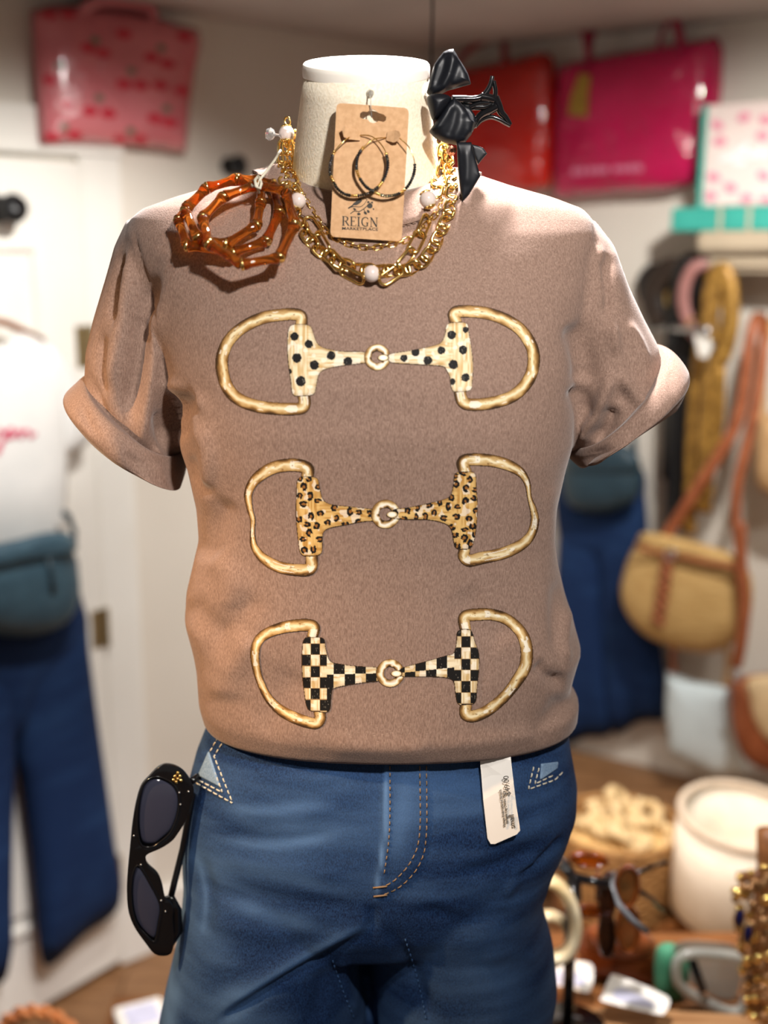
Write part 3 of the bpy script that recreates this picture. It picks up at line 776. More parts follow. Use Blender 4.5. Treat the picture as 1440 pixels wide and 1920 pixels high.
def paint_bit(crop, scale, dl, dr, bl, br, ring, kind, spots=None, seed=1):
    x0, y0 = crop
    tr = lambda pts: [(x0+p[0]*scale, y0+p[1]*scale) for p in pts]
    allp = tr([p[:2] for p in dl+dr] + bl + br)
    ax0, ax1 = min(p[0] for p in allp)-16, max(p[0] for p in allp)+16
    ay0, ay1 = min(p[1] for p in allp)-16, max(p[1] for p in allp)+16
    step = 0.9
    gx, gy = np.meshgrid(np.arange(ax0, ax1, step), np.arange(ay0, ay1, step))
    col = np.zeros(gx.shape+(3,)); mask = np.zeros(gx.shape, bool)
    def lay(m, c):
        nonlocal col, mask
        col = np.where(m[..., None], c, col); mask |= m
    outline = np.zeros(gx.shape, bool)
    # D rings
    for D, flip in ((dl, 1), (dr, -1)):
        pts = catmull([(x0+p[0]*scale, y0+p[1]*scale, p[2]*scale) for p in D], 8)
        xy = [p[:2] for p in pts]; rr = np.array([p[2]*1.08 for p in pts])
        d, arc, side = seg_dist(gx, gy, xy)
        r = np.interp(arc, np.linspace(0, 1, len(rr)), rr)
        t = np.clip(d/r, 0, 1.4)*side*flip
        wob = (vnoise(arc*26+seed, t*1.2+5, seed)-0.5)*0.9 + (vnoise(arc*70, t*3+9, seed+3)-0.5)*0.35
        c = ramp(np.clip(t+wob*0.55, -1.2, 1.2), [(-1.0, G_BROWN), (-0.72, G_TAN), (-0.40, G_MID), (-0.15, G_CREAM), (0.08, G_CREAM), (0.28, G_MID), (0.48, G_TAN), (0.70, G_BROWN), (1.0, G_DARK)])
        hl = (vnoise(arc*34+2, np.abs(t)*1.5+1, seed+7) > 0.72) & (np.abs(t) < 0.6)
        c = np.where(hl[..., None], c*0.4+G_WHITE*0.6, c)
        dk = (vnoise(arc*60+4, t*6+3, seed+9) > 0.86) & (np.abs(t) < 0.85)
        c = np.where(dk[..., None], G_BROWN*0.7+c*0.3, c)
        lay(d < r+1.1, G_DARK*0.8 + 0*c)
        lay(d < r, c)
    # centre ring
    rc = np.array([x0+ring[0]*scale, y0+ring[1]*scale]); ro = ring[2]*scale; ri = ring[3]*scale
    # barrels and mouthpieces
    for B, flip in ((bl, 1), (br, -1)):
        pl = [tuple(p) for p in catmull(tr(B), 5, True)]
        ins = in_poly(gx, gy, pl); d, _, _ = seg_dist(gx, gy, pl+[pl[0]])
        sd = np.where(ins, d, -d)
        bx = np.array([p[0] for p in tr(B)]); by = np.array([p[1] for p in tr(B)])
        cxb = bx.min() if flip == 1 else bx.max()
        u = (gx-cxb)*flip; vv = gy-(by.min()+by.max())/2
        g1 = vnoise(u*0.05+3, vv*0.35+1, seed+11); g2 = vnoise(u*0.35+3, vv*0.05+1, seed+12)
        arm = np.clip((u-34)/14, 0, 1); gr = g2*(1-arm)+g1*arm
        base = {'dots': (C_(238, 220, 182), C_(206, 170, 112)), 'leopard': (C_(226, 186, 116), C_(186, 136, 66)), 'check': (C_(240, 226, 192), C_(204, 172, 118))}[kind]
        c = base[0] + (base[1]-base[0])*np.clip((gr-0.35)*1.9, 0, 1)[..., None]
        # painted roundness near the edge of the barrel
        e = np.clip(sd/7.0, 0, 1)
        c = c*(0.55+0.45*e[..., None]) + (1-e[..., None])*0.45*G_BROWN
        hl = (vnoise(u*0.12+9, vv*0.12+4, seed+21) > 0.70)
        c = np.where(hl[..., None], c*0.55+G_WHITE*0.45, c)
        blk = C_(24, 22, 20)
        if kind == 'dots':
            for (sx, sy, sr) in spots:
                q = np.hypot((gx-(x0+sx*scale))*1.0, (gy-(y0+sy*scale))*0.98) + (vnoise(gx*0.4, gy*0.4, 5)-0.5)*1.6
                fl_ = vnoise(gx*0.7, gy*0.25, 8) > 0.86
                c = np.where((q < sr*scale)[..., None], np.where(fl_[..., None], C_(96, 92, 84), blk), c)
        elif kind == 'leopard':
            rs = np.random.RandomState(seed+30); cen = []
            for _ in range(900):
                q = (rs.uniform(bx.min(), bx.max()), rs.uniform(by.min(), by.max()))
                if in_poly(np.array([q[0]]), np.array([q[1]]), pl)[0] and all(math.hypot(q[0]-a[0], q[1]-a[1]) > 15.5 for a in cen): cen.append(q)
            for q in cen:
                R = rs.uniform(5.6, 7.6); gap = rs.uniform(0, 6.28); el = rs.uniform(0.75, 1.25)
                dx, dy = (gx-q[0])*el, (gy-q[1])/el
                dd = np.hypot(dx, dy) + (vnoise(gx*0.35, gy*0.35, 13)-0.5)*2.4; an = np.arctan2(dy, dx)
                br_ = np.cos(an-gap) > 0.90
                c = np.where((dd < R*0.62)[..., None], C_(150, 98, 46), c)
                c = np.where(((dd > R*0.36) & (dd < R) & ~br_)[..., None], blk, c)
        else:
            cell = 20.0
            row = np.floor((vv+100)/21.0)
            hw = np.interp(u, [30, 60, 140], [40, 22, 12])          # the two rows of the mouthpiece narrow with it
            slope = 0.0
            inarm = u > 46
            rowa = np.where(vv-0.06*0 > 0, 1, 0)
            cy_arm = np.interp(u, [46, 150], [0, ring[1]*scale+y0-(by.min()+by.max())/2])
            rowa = (vv > cy_arm).astype(int)
            k1 = (np.floor((u+1)/17.0) + row) % 2; k2 = (np.floor((u+1)/20.0) + rowa) % 2
            k = np.where(inarm, k2, k1)
            wear_ = vnoise(gx*0.9, gy*0.2, 31) > 0.88
            c = np.where((k > 0.5)[..., None], np.where(wear_[..., None], C_(104, 98, 88), blk), c)
            fx = np.abs(((u+1)/17.0) % 1.0 - 0.5) > 0.47; fy = np.abs(((vv+100)/21.0) % 1.0-0.5) > 0.475
            c = np.where(((fx | fy) & ~inarm)[..., None], C_(150, 120, 80), c)
        lay(sd > -1.0, G_DARK*0.8 + 0*c)
        lay(sd > 0.4, c)
        if flip == 1:
            q = np.hypot(gx-rc[0], gy-rc[1]); tt = (q-ri)/(ro-ri); an = np.arctan2(gy-rc[1], gx-rc[0])
            w = (vnoise(an*3+10, tt*1.5, seed+40)-0.5)*0.5
            cr_ = ramp(np.clip(tt+w, -0.2, 1.2), [(0.0, G_DARK), (0.2, G_TAN), (0.4, G_WHITE), (0.65, G_CREAM), (0.85, G_TAN), (1.0, G_BROWN)])
            lay((q < ro+1.0) & (q > ri-1.0), G_DARK*0.8 + 0*cr_)
            lay((q < ro) & (q > ri), cr_)
        else:
            tipx, tipy = x0+(ring[0]+ring[2]*0.45)*scale, y0+(ring[1]+2)*scale
            q = np.hypot((gx-tipx)/1.7, gy-tipy)
            lay(q < 6.6, G_DARK*0.8+0*c); lay(q < 5.6, ramp(q/5.6, [(0, G_WHITE), (0.5, G_WHITE), (0.8, G_CREAM), (1, G_TAN)]))
    # mesh
    H, W = gx.shape
    cell_on = mask[:-1, :-1] & mask[1:, :-1] & mask[:-1, 1:] & mask[1:, 1:]
    need = np.zeros_like(mask)
    need[:-1, :-1] |= cell_on; need[1:, :-1] |= cell_on; need[:-1, 1:] |= cell_on; need[1:, 1:] |= cell_on
    # surface points on a coarse lattice, then bilinear
    st = 6
    cyi = np.arange(0, H+st, st); cxi = np.arange(0, W+st, st)
    lat = np.zeros((len(cyi), len(cxi), 3))
    for a, yy in enumerate(cyi):
        for b, xx in enumerate(cxi):
            lat[a, b] = on(shirt_bvh, ax0+xx*step, ay0+yy*step, 0.0006)[0]
    I, J = np.nonzero(need)
    fi = I/st; fj = J/st; i0 = fi.astype(int); j0 = fj.astype(int); ti = (fi-i0)[:, None]; tj = (fj-j0)[:, None]
    Vp = (lat[i0, j0]*(1-tj)+lat[i0, j0+1]*tj)*(1-ti) + (lat[i0+1, j0]*(1-tj)+lat[i0+1, j0+1]*tj)*ti
    idx = -np.ones((H, W), int); idx[I, J] = np.arange(len(I))
    a, b = np.nonzero(cell_on)
    Fp = np.stack([idx[a, b], idx[a+1, b], idx[a+1, b+1], idx[a, b+1]], 1)
    o = obj('horse_bit_print', Vp, Fp, M_PRINT, shirt)
    ca = o.data.color_attributes.new('print', 'FLOAT_COLOR', 'POINT')
    cc = np.ones((len(I), 4)); cc[:, :3] = col[I, J]*0.86
    ca.data.foreach_set('color', cc.ravel())
    return o
M_PRINT = bpy.data.materials.new('painted_print'); M_PRINT.use_nodes = True
_n = M_PRINT.node_tree.nodes; _b = _n['Principled BSDF']; _a = _n.new('ShaderNodeAttribute'); _a.attribute_name = 'print'
M_PRINT.node_tree.links.new(_a.outputs['Color'], _b.inputs['Base Color'])
_b.inputs['Roughness'].default_value = 0.7; _b.inputs['Specular IOR Level'].default_value = 0.2
R2 = lambda pts, r: [(x, y, r) for x, y in pts]
o = paint_bit((380, 550), 0.4583,
    R2([(405, 128), (402, 95), (370, 86), (330, 88), (250, 100), (170, 137), (110, 192), (82, 260), (85, 330), (112, 398), (160, 438), (230, 462), (320, 472), (400, 470), (418, 452), (415, 418)], 22),
    R2([(1035, 118), (1028, 84), (1060, 74), (1150, 80), (1230, 105), (1300, 150), (1345, 220), (1352, 290), (1328, 360), (1270, 418), (1190, 446), (1110, 455), (1066, 445), (1052, 405)], 22),
    [(355, 140), (395, 128), (440, 135), (455, 170), (470, 205), (500, 225), (570, 238), (650, 240), (680, 250), (680, 280), (640, 288), (560, 298), (500, 312), (475, 335), (465, 380), (455, 412), (420, 418), (372, 415), (362, 360), (352, 290), (348, 220)],
    [(1000, 128), (1040, 120), (1080, 125), (1088, 160), (1098, 220), (1105, 290), (1102, 360), (1095, 395), (1050, 402), (1020, 395), (1010, 340), (1000, 320), (985, 300), (940, 295), (860, 290), (780, 285), (760, 272), (765, 250), (830, 238), (900, 225), (960, 210), (980, 195), (992, 165)],
    (715, 262, 53, 25), 'dots',
    [(376, 177, 17), (435, 208, 17), (386, 265, 19), (526, 255, 18), (457, 294, 19), (594, 279, 18), (402, 360, 20), (356, 320, 10),
     (1018, 171, 18), (1074, 150, 12), (1064, 232, 18), (975, 234, 16), (870, 241, 17), (921, 275, 18), (823, 266, 15), (1025, 292, 19), (1074, 345, 17), (1020, 362, 13)], 1)
o['label'] = 'topmost horse bit print with black polka dots on cream'
o = paint_bit((430, 830), 0.4236,
    [(345, 152, 24), (345, 112, 25), (280, 97, 25), (190, 112, 24), (117, 162, 22), (86, 222, 17), (92, 290, 12), (105, 340, 9), (104, 400, 8), (112, 458, 13), (152, 510, 19), (220, 548, 22), (300, 562, 23), (358, 556, 24), (366, 505, 24)],
    [(1045, 128, 24), (1032, 88, 24), (1060, 74, 24), (1150, 77, 23), (1230, 97, 22), (1290, 132, 18), (1318, 180, 12), (1327, 240, 8), (1345, 300, 12), (1350, 350, 16), (1332, 408, 18), (1288, 452, 21), (1210, 488, 23), (1120, 508, 23), (1062, 520, 24), (1038, 500, 24), (1040, 470, 22)],
    [(305, 160), (345, 150), (390, 158), (400, 200), (415, 250), (450, 272), (530, 282), (620, 292), (655, 300), (650, 340), (590, 348), (500, 365), (440, 378), (415, 400), (412, 450), (405, 490), (360, 500), (318, 490), (305, 420), (297, 330), (298, 240)],
    [(1000, 135), (1040, 130), (1085, 135), (1092, 200), (1097, 280), (1092, 370), (1080, 440), (1065, 465), (1030, 470), (1000, 462), (990, 420), (980, 380), (950, 355), (880, 340), (780, 338), (720, 330), (725, 298), (800, 285), (880, 268), (950, 250), (980, 230), (992, 180)],
    (692, 315, 63, 30), 'leopard', None, 2)
o['label'] = 'middle horse bit print with leopard spots'
o = paint_bit((440, 1120), 0.41667,
    [(352, 172, 22), (352, 128, 24), (270, 126, 24), (180, 146, 22), (117, 182, 20), (92, 240, 18), (97, 310, 16), (117, 380, 14), (152, 450, 15), (210, 508, 18), (290, 548, 22), (362, 566, 23), (385, 545, 22), (382, 515, 22)],
    [(1038, 145, 22), (1032, 92, 24), (1070, 78, 24), (1160, 77, 22), (1230, 102, 22), (1288, 160, 23), (1312, 230, 24), (1306, 310, 24), (1265, 380, 24), (1210, 448, 22), (1140, 506, 22), (1080, 532, 23), (1040, 525, 24), (1040, 485, 24)],
    [(315, 185), (355, 180), (400, 185), (410, 230), (430, 285), (480, 300), (560, 310), (650, 318), (655, 370), (580, 382), (500, 395), (445, 410), (435, 440), (425, 510), (370, 512), (330, 500), (315, 430), (305, 330), (305, 240)],
    [(1005, 150), (1060, 148), (1080, 200), (1097, 250), (1098, 320), (1090, 400), (1082, 470), (1050, 480), (1005, 478), (992, 420), (985, 380), (950, 360), (850, 355), (760, 355), (740, 340), (760, 315), (850, 290), (950, 262), (985, 250), (998, 200)],
    (700, 340, 62, 30), 'check', None, 3)
o['label'] = 'lowest horse bit print with black and cream checks'

# ---------------------------------------------------------------- swing tag at the waistband
def text_mesh(body, size, mat, name, parent, origin, xdir, ydir, thick=0.0002, align='LEFT', bold=0.0):
    cu = bpy.data.curves.new('t', 'FONT'); cu.body = body; cu.size = size; cu.extrude = thick; cu.align_x = align; cu.offset = bold
    cu.resolution_u = 3
    o = bpy.data.objects.new('t', cu); COL.objects.link(o)
    me = bpy.data.meshes.new_from_object(o.evaluated_get(bpy.context.evaluated_depsgraph_get()))
    x = Vector(xdir).normalized(); y = (Vector(ydir)-x*Vector(ydir).dot(x)).normalized(); z = x.cross(y)
    v = [Vector(origin)+x*q.co.x+y*q.co.y+z*q.co.z for q in me.vertices]; f = [tuple(p.vertices) for p in me.polygons]
    bpy.data.objects.remove(o); bpy.data.curves.remove(cu)
    return obj(name, v, f, mat, parent, smooth=False)
A_ = on(jeans_bvh, 902, 1452, 0)[0]
ty = A_.y - 0.0035
t0 = [P(899, 1412, ty+0.003), P(957, 1412, ty+0.003)]
tl = [P(900, 1425, ty), P(958, 1425, ty), P(963, 1468, ty-0.003), P(968, 1510, ty-0.004)]
corner1 = [P(974, 1548, ty-0.0055), P(975, 1557, ty-0.0055), P(969, 1564, ty-0.0055)]
corner2 = [P(928, 1582, ty-0.0055), P(920, 1582, ty-0.0055), P(914, 1572, ty-0.0055)]
tagn = Vector((0, -1, 0.15)).normalized()
tg = empty('price_tag', P(940, 1582, ty), 'small white price tag with rounded corners hanging from the shirt hem', 'tag')
v, f = slab(t0[::-1][:1] + tl[1:] + corner1 + corner2 + [P(906, 1500, ty-0.0035), P(900, 1425, ty), t0[0]], tagn, 0.0006)
tcard = fixn(obj('tag_card', v, f, M_WHITE, tg, smooth=False))
xd = P(958, 1450, ty) - P(968, 1540, ty)        # the print reads upwards, upside down to us
yd = P(900, 1500, ty) - P(960, 1490, ty)
lift = tagn*0.0012
def tt(body, px_, py_, size, bold=0.0):
    text_mesh(body, size, M_INK, 'tag_print', tcard, P(px_, py_, ty-0.0055)+lift, xd, yd, 0.0001, 'LEFT', bold)
tt('small', 966, 1552, 0.0064); tt('$49.00', 957, 1490, 0.0064)
tt('Straight Leg Denim Pants', 953, 1543, 0.0029, 0.00004); tt('Vintage Embroidered Stretch', 948, 1550, 0.0029, 0.00004)

# ---------------------------------------------------------------- earring card with hoop earrings
neck_bvh_parts = []
for o in (bpy.data.objects['torso_form'], bpy.data.objects['shirt_body'], bpy.data.objects['collar'], bpy.data.objects['neck_cap']):
    w = WL[o.name]
    neck_bvh_parts.append(([Vector(q.co)+w for q in o.data.vertices], [tuple(p.vertices) for p in o.data.polygons]))
mb = MB()
for v, f in neck_bvh_parts: mb.add(v, f)
front_bvh = BVHTree.FromPolygons(mb.v, mb.f)
ct = on(front_bvh, 697, 200, 0)[0]; cb = on(front_bvh, 688, 448, 0)[0]
cn = Vector((0, -1, 0))
ctop_y, cbot_y = ct.y-0.006, min(cb.y, on(front_bvh, 690, 380, 0)[0].y)-0.006
def cardP(px, py, off=0.0):
    t = (py-195)/(450-195)
    p = P(px, py, ctop_y + (cbot_y-ctop_y)*t)
    return p + CARDN*off
CARDN = Vector((0, -1, 0))
e1 = cardP(760, 320)-cardP(630, 320); e2 = cardP(690, 200)-cardP(690, 440)
CARDN = e1.cross(e2).normalized()
if CARDN.y > 0: CARDN = -CARDN
def card_uv(u, v):       # bilinear in the card's drawn corners
    a, b, c, d = np.array((631, 193)), np.array((767, 203)), np.array((753, 453)), np.array((619, 444))
    q = (a*(1-u)+b*u)*(1-v) + (d*(1-u)+c*u)*v
    return q
outl = [card_uv(x, y) for x, y in rrect(0, 0, 1, 1, 0.001, 1)]
# rounded outline in drawn space
def rr_quad(r=11):
    cs = [np.array(q, float) for q in ((631, 193), (767, 203), (753, 453), (619, 444))]; out = []
    for i in range(4):
        p, a, b = cs[i], cs[i-1], cs[(i+1) % 4]
        s = p+(a-p)/np.linalg.norm(a-p)*r; e = p+(b-p)/np.linalg.norm(b-p)*r
        for k in range(6):
            t = k/5; out.append((1-t)**2*s+2*t*(1-t)*p+t*t*e)
    return out
ecard = empty('earring_card', cardP(688, 448), 'kraft earring card with printed bird logo, pinned to the neck form', 'card')
hole = []
for (x, y) in ((-24, 3), (-24, -4), (-19, -8), (-10, -8), (-6, -12), (0, -14), (6, -12), (10, -8), (20, -6), (25, -2), (25, 4), (20, 8), (10, 7), (5, 11), (0, 12), (-5, 11), (-10, 6), (-19, 6)):
    hole.append((699+x, 219+y+x*0.09))
bm = bmesh.new()
ov = [bm.verts.new(cardP(*q)) for q in rr_quad()]; hv = [bm.verts.new(cardP(*q)) for q in hole]
ed = [bm.edges.new((ov[i], ov[(i+1) % len(ov)])) for i in range(len(ov))] + [bm.edges.new((hv[i], hv[(i+1) % len(hv)])) for i in range(len(hv))]
bmesh.ops.triangle_fill(bm, use_beauty=True, use_dissolve=False, edges=ed)
bm.verts.index_update()
V3 = [v.co.copy() for v in bm.verts]; F3 = [[v.index for v in q.verts] for q in bm.faces]; bm.free()
# drop anything filled inside the hole
def inhole(f):
    c = sum((V3[k] for k in f), Vector())/len(f); a, b = proj_np(np.array([tuple(c)]))
    return in_poly(a, b, hole)[0]
F3 = [f for f in F3 if not inhole(f)]
co = fixn(obj('card', V3, F3, M_KRAFT, ecard, smooth=False))
so = co.modifiers.new('thick', 'SOLIDIFY'); so.thickness = 0.0007; so.offset = 0
# lettering: serif capitals drawn as strokes on a unit grid
SER = {
 'R': [((.14, 0), (.14, 1), .15), ((0, 0), (.30, 0), .06), ((0, 1), (.40, 1), .06), ((.40, 1), (.58, .92), .08), ((.58, .92), (.63, .76), .14), ((.63, .76), (.57, .58), .12), ((.57, .58), (.40, .50), .07), ((.16, .50), (.42, .50), .05), ((.38, .50), (.68, .05), .14), ((.64, .02), (.82, .02), .06)],
 'E': [((.14, 0), (.14, 1), .15), ((0, 0), (.62, 0), .06), ((0, 1), (.60, 1), .06), ((.62, 0), (.64, .2), .06), ((.60, 1), (.61, .82), .06), ((.16, .52), (.44, .52), .06), ((.44, .42), (.44, .62), .05)],
 'I': [((.16, 0), (.16, 1), .15), ((0, 0), (.32, 0), .06), ((0, 1), (.32, 1), .06)],
 'G': [((.72, .84), (.60, .98), .06), ((.60, .98), (.42, 1.0), .07), ((.42, 1.0), (.20, .90), .10), ((.20, .90), (.08, .68), .14), ((.08, .68), (.06, .42), .15), ((.06, .42), (.16, .14), .14), ((.16, .14), (.40, 0.0), .10), ((.40, 0), (.66, .06), .07), ((.66, .06), (.66, .42), .14), ((.52, .42), (.80, .42), .06), ((.72, .98), (.72, .78), .05)],
 'N': [((.12, 0), (.12, 1), .07), ((0, 0), (.26, 0), .06), ((0, 1), (.20, 1), .06), ((.14, .98), (.72, .02), .15), ((.74, 0), (.74, 1), .07), ((.62, 1), (.88, 1), .06)],
}
def flat_strokes(segs, P2, mb, off):
    for (a, b, w) in segs:
        a = np.array(a, float); b = np.array(b, float); d = b-a; d /= max(np.linalg.norm(d), 1e-6); n = np.array((-d[1], d[0]))*w/2
        a2 = a-d*w*0.12; b2 = b+d*w*0.12
        q = [P2(*(a2+n), off), P2(*(b2+n), off), P2(*(b2-n), off), P2(*(a2-n), off)]
        mb.add(q, [(0, 1, 2, 3)])
mb = MB(); xo = 641.5; hgt = 17.0
for ch, wd in (('R', 0.86), ('E', 0.74), ('I', 0.44), ('G', 0.92), ('N', 0.9)):
    flat_strokes(SER[ch], lambda a, b, off, xo=xo: cardP(xo+a*hgt, 423-b*hgt+(xo+a*hgt-642)*0.045, off), mb, 0.0006)
    xo += wd*hgt*1.04
mb.obj('lettering', M_INK, co, smooth=False)
p1, p2 = cardP(641.5, 431, 0.0006), cardP(709, 433.5, 0.0006)
tm = text_mesh('MARKETPLACE', 0.0031, M_INK, 'lettering', co, p1, p2-p1, cardP(641.5, 400)-cardP(641.5, 431), 0.0001, 'LEFT', 0.00002)
vs = [q.co.x for q in tm.data.vertices]; sc = (p2-p1).length/(max(vs)-min(vs))
for q in tm.data.vertices: q.co.x *= sc
tm.location.x += ((p1+p2)/2).x - WL[tm.name].x
# bird on a blossom twig
mb = MB()
def blob(pts, off=0.0006):
    pts = catmull(pts, 4, True); c = sum(pts)/len(pts); n = len(pts)
    mb.add([cardP(p[0], p[1], off) for p in pts]+[cardP(c[0], c[1], off)], [(i, (i+1) % n, n) for i in range(n)])
def line(pts, w):
    pts = catmull(pts, 5)
    flat_strokes([(pts[i], pts[i+1], w) for i in range(len(pts)-1)], lambda a, b, off: cardP(a, b, off), mb, 0.0006)
blob([(674, 373), (667, 378), (661, 384), (668, 385), (675, 381), (679, 376)])                     # wing
line([(662, 385), (653, 391)], 2.2); line([(653, 391), (661, 388), (668, 388)], 1.4)                # tail
line([(668, 388), (676, 388), (683, 383), (687, 377), (689, 374)], 1.0); line([(676, 373), (680, 371), (684, 372), (689, 374)], 1.0)
line([(657, 401), (665, 396), (673, 397), (682, 392), (690, 385), (694, 383)], 1.5); line([(665, 396), (664, 392)], 1.1); line([(673, 397), (673, 402)], 1.1); line([(682, 392), (685, 399)], 1.1)
blob([(662, 391), (666, 391), (668, 394), (664, 394)]); blob([(682, 398), (686, 397), (688, 402), (684, 402)]); blob([(688, 394), (692, 395), (693, 399), (689, 399)]); blob([(670, 400), (675, 400), (676, 403), (671, 404)])
blob([(689, 384), (694, 381), (698, 384), (698, 389), (693, 391), (689, 389)]); blob([(688, 380), (691, 377), (693, 381)]); blob([(695, 380), (699, 378), (699, 382)]); blob([(699, 391), (702, 392), (700, 394)])
mb.obj('bird_emblem', M_INK, co, smooth=False)
# card flaps that carry the hoops
def flap(pts, h0, h1):
    n = len(pts); v = []; f = []
    base = [cardP(x, y, 0.0004 + (h1-h0)*0 + h*0.001) for x, y, h in pts]
    m = MB(); m.add(*slab([b for b in base], CARDN, 0.0005)); return m
flap([(641, 246, 6), (648, 241, 7), (662, 244, 3), (676, 247, 1), (675, 265, 1), (655, 265, 4), (645, 262, 6)], 0, 0).obj('card_flap', M_KRAFT, ecard, smooth=False)
flap([(726, 249, 1), (740, 247, 3), (748, 252, 6), (751, 260, 7), (747, 269, 6), (738, 271, 4), (724, 265, 1)], 0, 0).obj('card_flap', M_KRAFT, ecard, smooth=False)
# plastic fastener from the neck through the hole
pin = MB()
pa = on(front_bvh, 694, 176, 0)[0]
pin.add(*tube([pa+Vector((0, 0.002, 0)), pa+Vector((0.0, -0.006, 0.001)), cardP(695, 195, 0.004), cardP(697, 222, 0.0012)], 0.00055, 6))
pin.add(*lathe([(0.0, 0), (0.0026, 0.0006), (0.003, 0.002), (0.0016, 0.004), (0, 0.0045)], pa+Vector((0, 0.001, 0)), (0, -1, 0.2), 12))
o = pin.obj('tag_fastener', M_CLEAR); tag(o, 'thin clear plastic fastener holding the earring card to the neck', 'fastener')

def hoop(name, pts, wire_end, label, off):
    """pts: drawn loop (open at the top hook); beads between arc fractions"""
    root = empty(name, cardP(pts[len(pts)//2][0], pts[len(pts)//2][1], off), label, 'earring', 'beaded hoop earrings on the card')
    cur = resample(catmull([(x, y, h) for x, y, h in pts], 10), 240)
    P3 = [cardP(q[0], q[1], q[2]) for q in cur]
    obj('wire', *tube(P3[::3]+[P3[-1]], 0.00045, 6), M_GOLD, root)
    s = np.concatenate([[0], np.cumsum([(P3[i+1]-P3[i]).length for i in range(len(P3)-1)])]); T = s[-1]
    def at_(u):
        x = u*T; i = min(max(int(np.searchsorted(s, x))-1, 0), len(P3)-2)
        return P3[i].lerp(P3[i+1], (x-s[i])/max(s[i+1]-s[i], 1e-9))
    bl = 0.00172
    prof = [(0.0004, 0), (0.00105, 0.0001), (0.00130, 0.0005), (0.00130, 0.0011), (0.00105, 0.0015), (0.0004, 0.0016)]
    bv, bf = lathe(prof, (0, 0, 0), (0, 0, 1), 10)
    meb = mesh_data('bead', bv, bf, M_BEADB); meg = mesh_data('bead', bv, bf, M_GOLD)
    u0, u1, golds = wire_end
    n = int((u1-u0)*T/bl)
    for k in range(n):
        u = u0 + (u1-u0)*k/n; p = at_(u); q = at_(min(u+0.004, 1)); d = (q-p).normalized()
        g = any(a <= (k/n) <= b for a, b in golds)
        o = bpy.data.objects.new('gold_bead' if g else 'black_bead', meg if g else meb)
        put(o, root, p); o.rotation_mode = 'QUATERNION'
        o.rotation_quaternion = d.to_track_quat('Z', 'Y')
        sc_ = random.Random(k).uniform(0.92, 1.10); o.scale = (sc_, sc_, 1)
    return root
hoop('hoop_earring', [(656, 262, .006), (646, 270, .008), (632, 285, .008), (624, 298, .007), (620, 314, .006), (620, 330, .005), (625, 343, .005), (633, 357, .005), (646, 367, .005), (662, 371, .006), (678, 370, .006), (696, 364, .006), (712, 351, .006), (722, 335, .006), (727, 315, .006), (725, 296, .006), (718, 280, .006), (704, 264, .005), (690, 257, .004), (670, 255, .001)],
     (0.115, 0.79, [(0.0, 0.02), (0.205, 0.26), (0.445, 0.50), (0.69, 0.745), (0.98, 1.0)]), 'left beaded black and gold hoop earring on the kraft card', 0.006)
hoop('hoop_earring', [(725, 259, .001), (713, 262, .004), (700, 266, .006), (688, 276, .007), (679, 286, .008), (671, 300, .008), (669, 316, .008), (670, 328, .008), (675, 340, .008), (685, 354, .008), (698, 364, .009), (714, 371, .008), (730, 372, .007), (748, 367, .006), (762, 356, .006), (772, 340, .006), (777, 322, .006), (776, 305, .007), (770, 288, .008), (762, 277, .008), (748, 263, .006)],
     (0.16, 0.82, [(0.0, 0.02), (0.215, 0.28), (0.46, 0.52), (0.70, 0.755), (0.985, 1.0)]), 'right beaded black and gold hoop earring on the kraft card', 0.006)
# ---------------------------------------------------------------- amber bamboo bangles
def bamboo(label, pts, dY, r=0.0036):
    def pt(x, y): return P(x, y, -0.050 - (y-345)/150*0.058 + dY)
    p3 = [pt(*q) for q in pts]; n = len(p3)
    lo = min(p3, key=lambda q: q.z)
    root = empty('bamboo_bangle', lo, label, 'bangle', 'amber bamboo bangles tied on the shoulder')
    for i in range(n):
        a, b = p3[i], p3[(i+1) % n]; L = (b-a).length; d = (b-a)/L
        prof = [(0.0, 0.02), (0.9, 0.02), (1.30, 0.05), (1.22, 0.12), (0.98, 0.25), (0.92, 0.5), (0.98, 0.75), (1.22, 0.88), (1.30, 0.95), (0.9, 0.98), (0.0, 0.98)]
        seg = obj('bamboo_segment', *lathe([(q[0]*r, q[1]*L) for q in prof], a, d, 18, False), M_AMBER, root)
        obj('segment_joint', *lathe([(0, -0.0016), (r*1.15, -0.0014), (r*1.32, 0), (r*1.15, 0.0014), (0, 0.0016)], a, d, 16, False), M_GOLD, seg)
    return root
bamboo('front amber bamboo bangle lying nearest the pearl necklace', [(481, 347), (419, 369), (380, 408), (392, 458), (454, 496), (524, 483), (553, 422), (536, 358)], -0.010)
bamboo('outermost amber bamboo bangle reaching furthest left on the shoulder', [(484, 338), (444, 335), (386, 354), (351, 388), (335, 413), (351, 461), (437, 474), (499, 452), (524, 399), (512, 346)], 0.008)
bamboo('inner amber bamboo bangle hanging between the other two', [(490, 350), (489, 380), (481, 422), (425, 458), (372, 447), (347, 396), (388, 352), (446, 337)], 0.0)
st = MB()
ky = -0.062
st.add(*tube([P(x, y, Y) for x, y, Y in ((526, 282, 0.0), (515, 300, -0.03), (502, 318, -0.05), (488, 336, ky), (482, 348, ky-.004), (486, 362, ky))], 0.0011, 6))
st.add(*tube([P(x, y, Y) for x, y, Y in ((484, 330, ky+.012), (478, 338, ky-.006), (480, 350, ky-.012), (487, 354, ky-.008), (490, 344, ky-.006), (486, 332, ky+.008))], 0.0012, 6, True))
st.add(*tube([P(x, y, Y) for x, y, Y in ((482, 344, ky-.01), (474, 350, ky-.006), (470, 342, ky))], 0.0010, 6))
o = st.obj('tie_string', M_THREAD); tag(o, 'white string knotted round the three amber bangles', 'string')
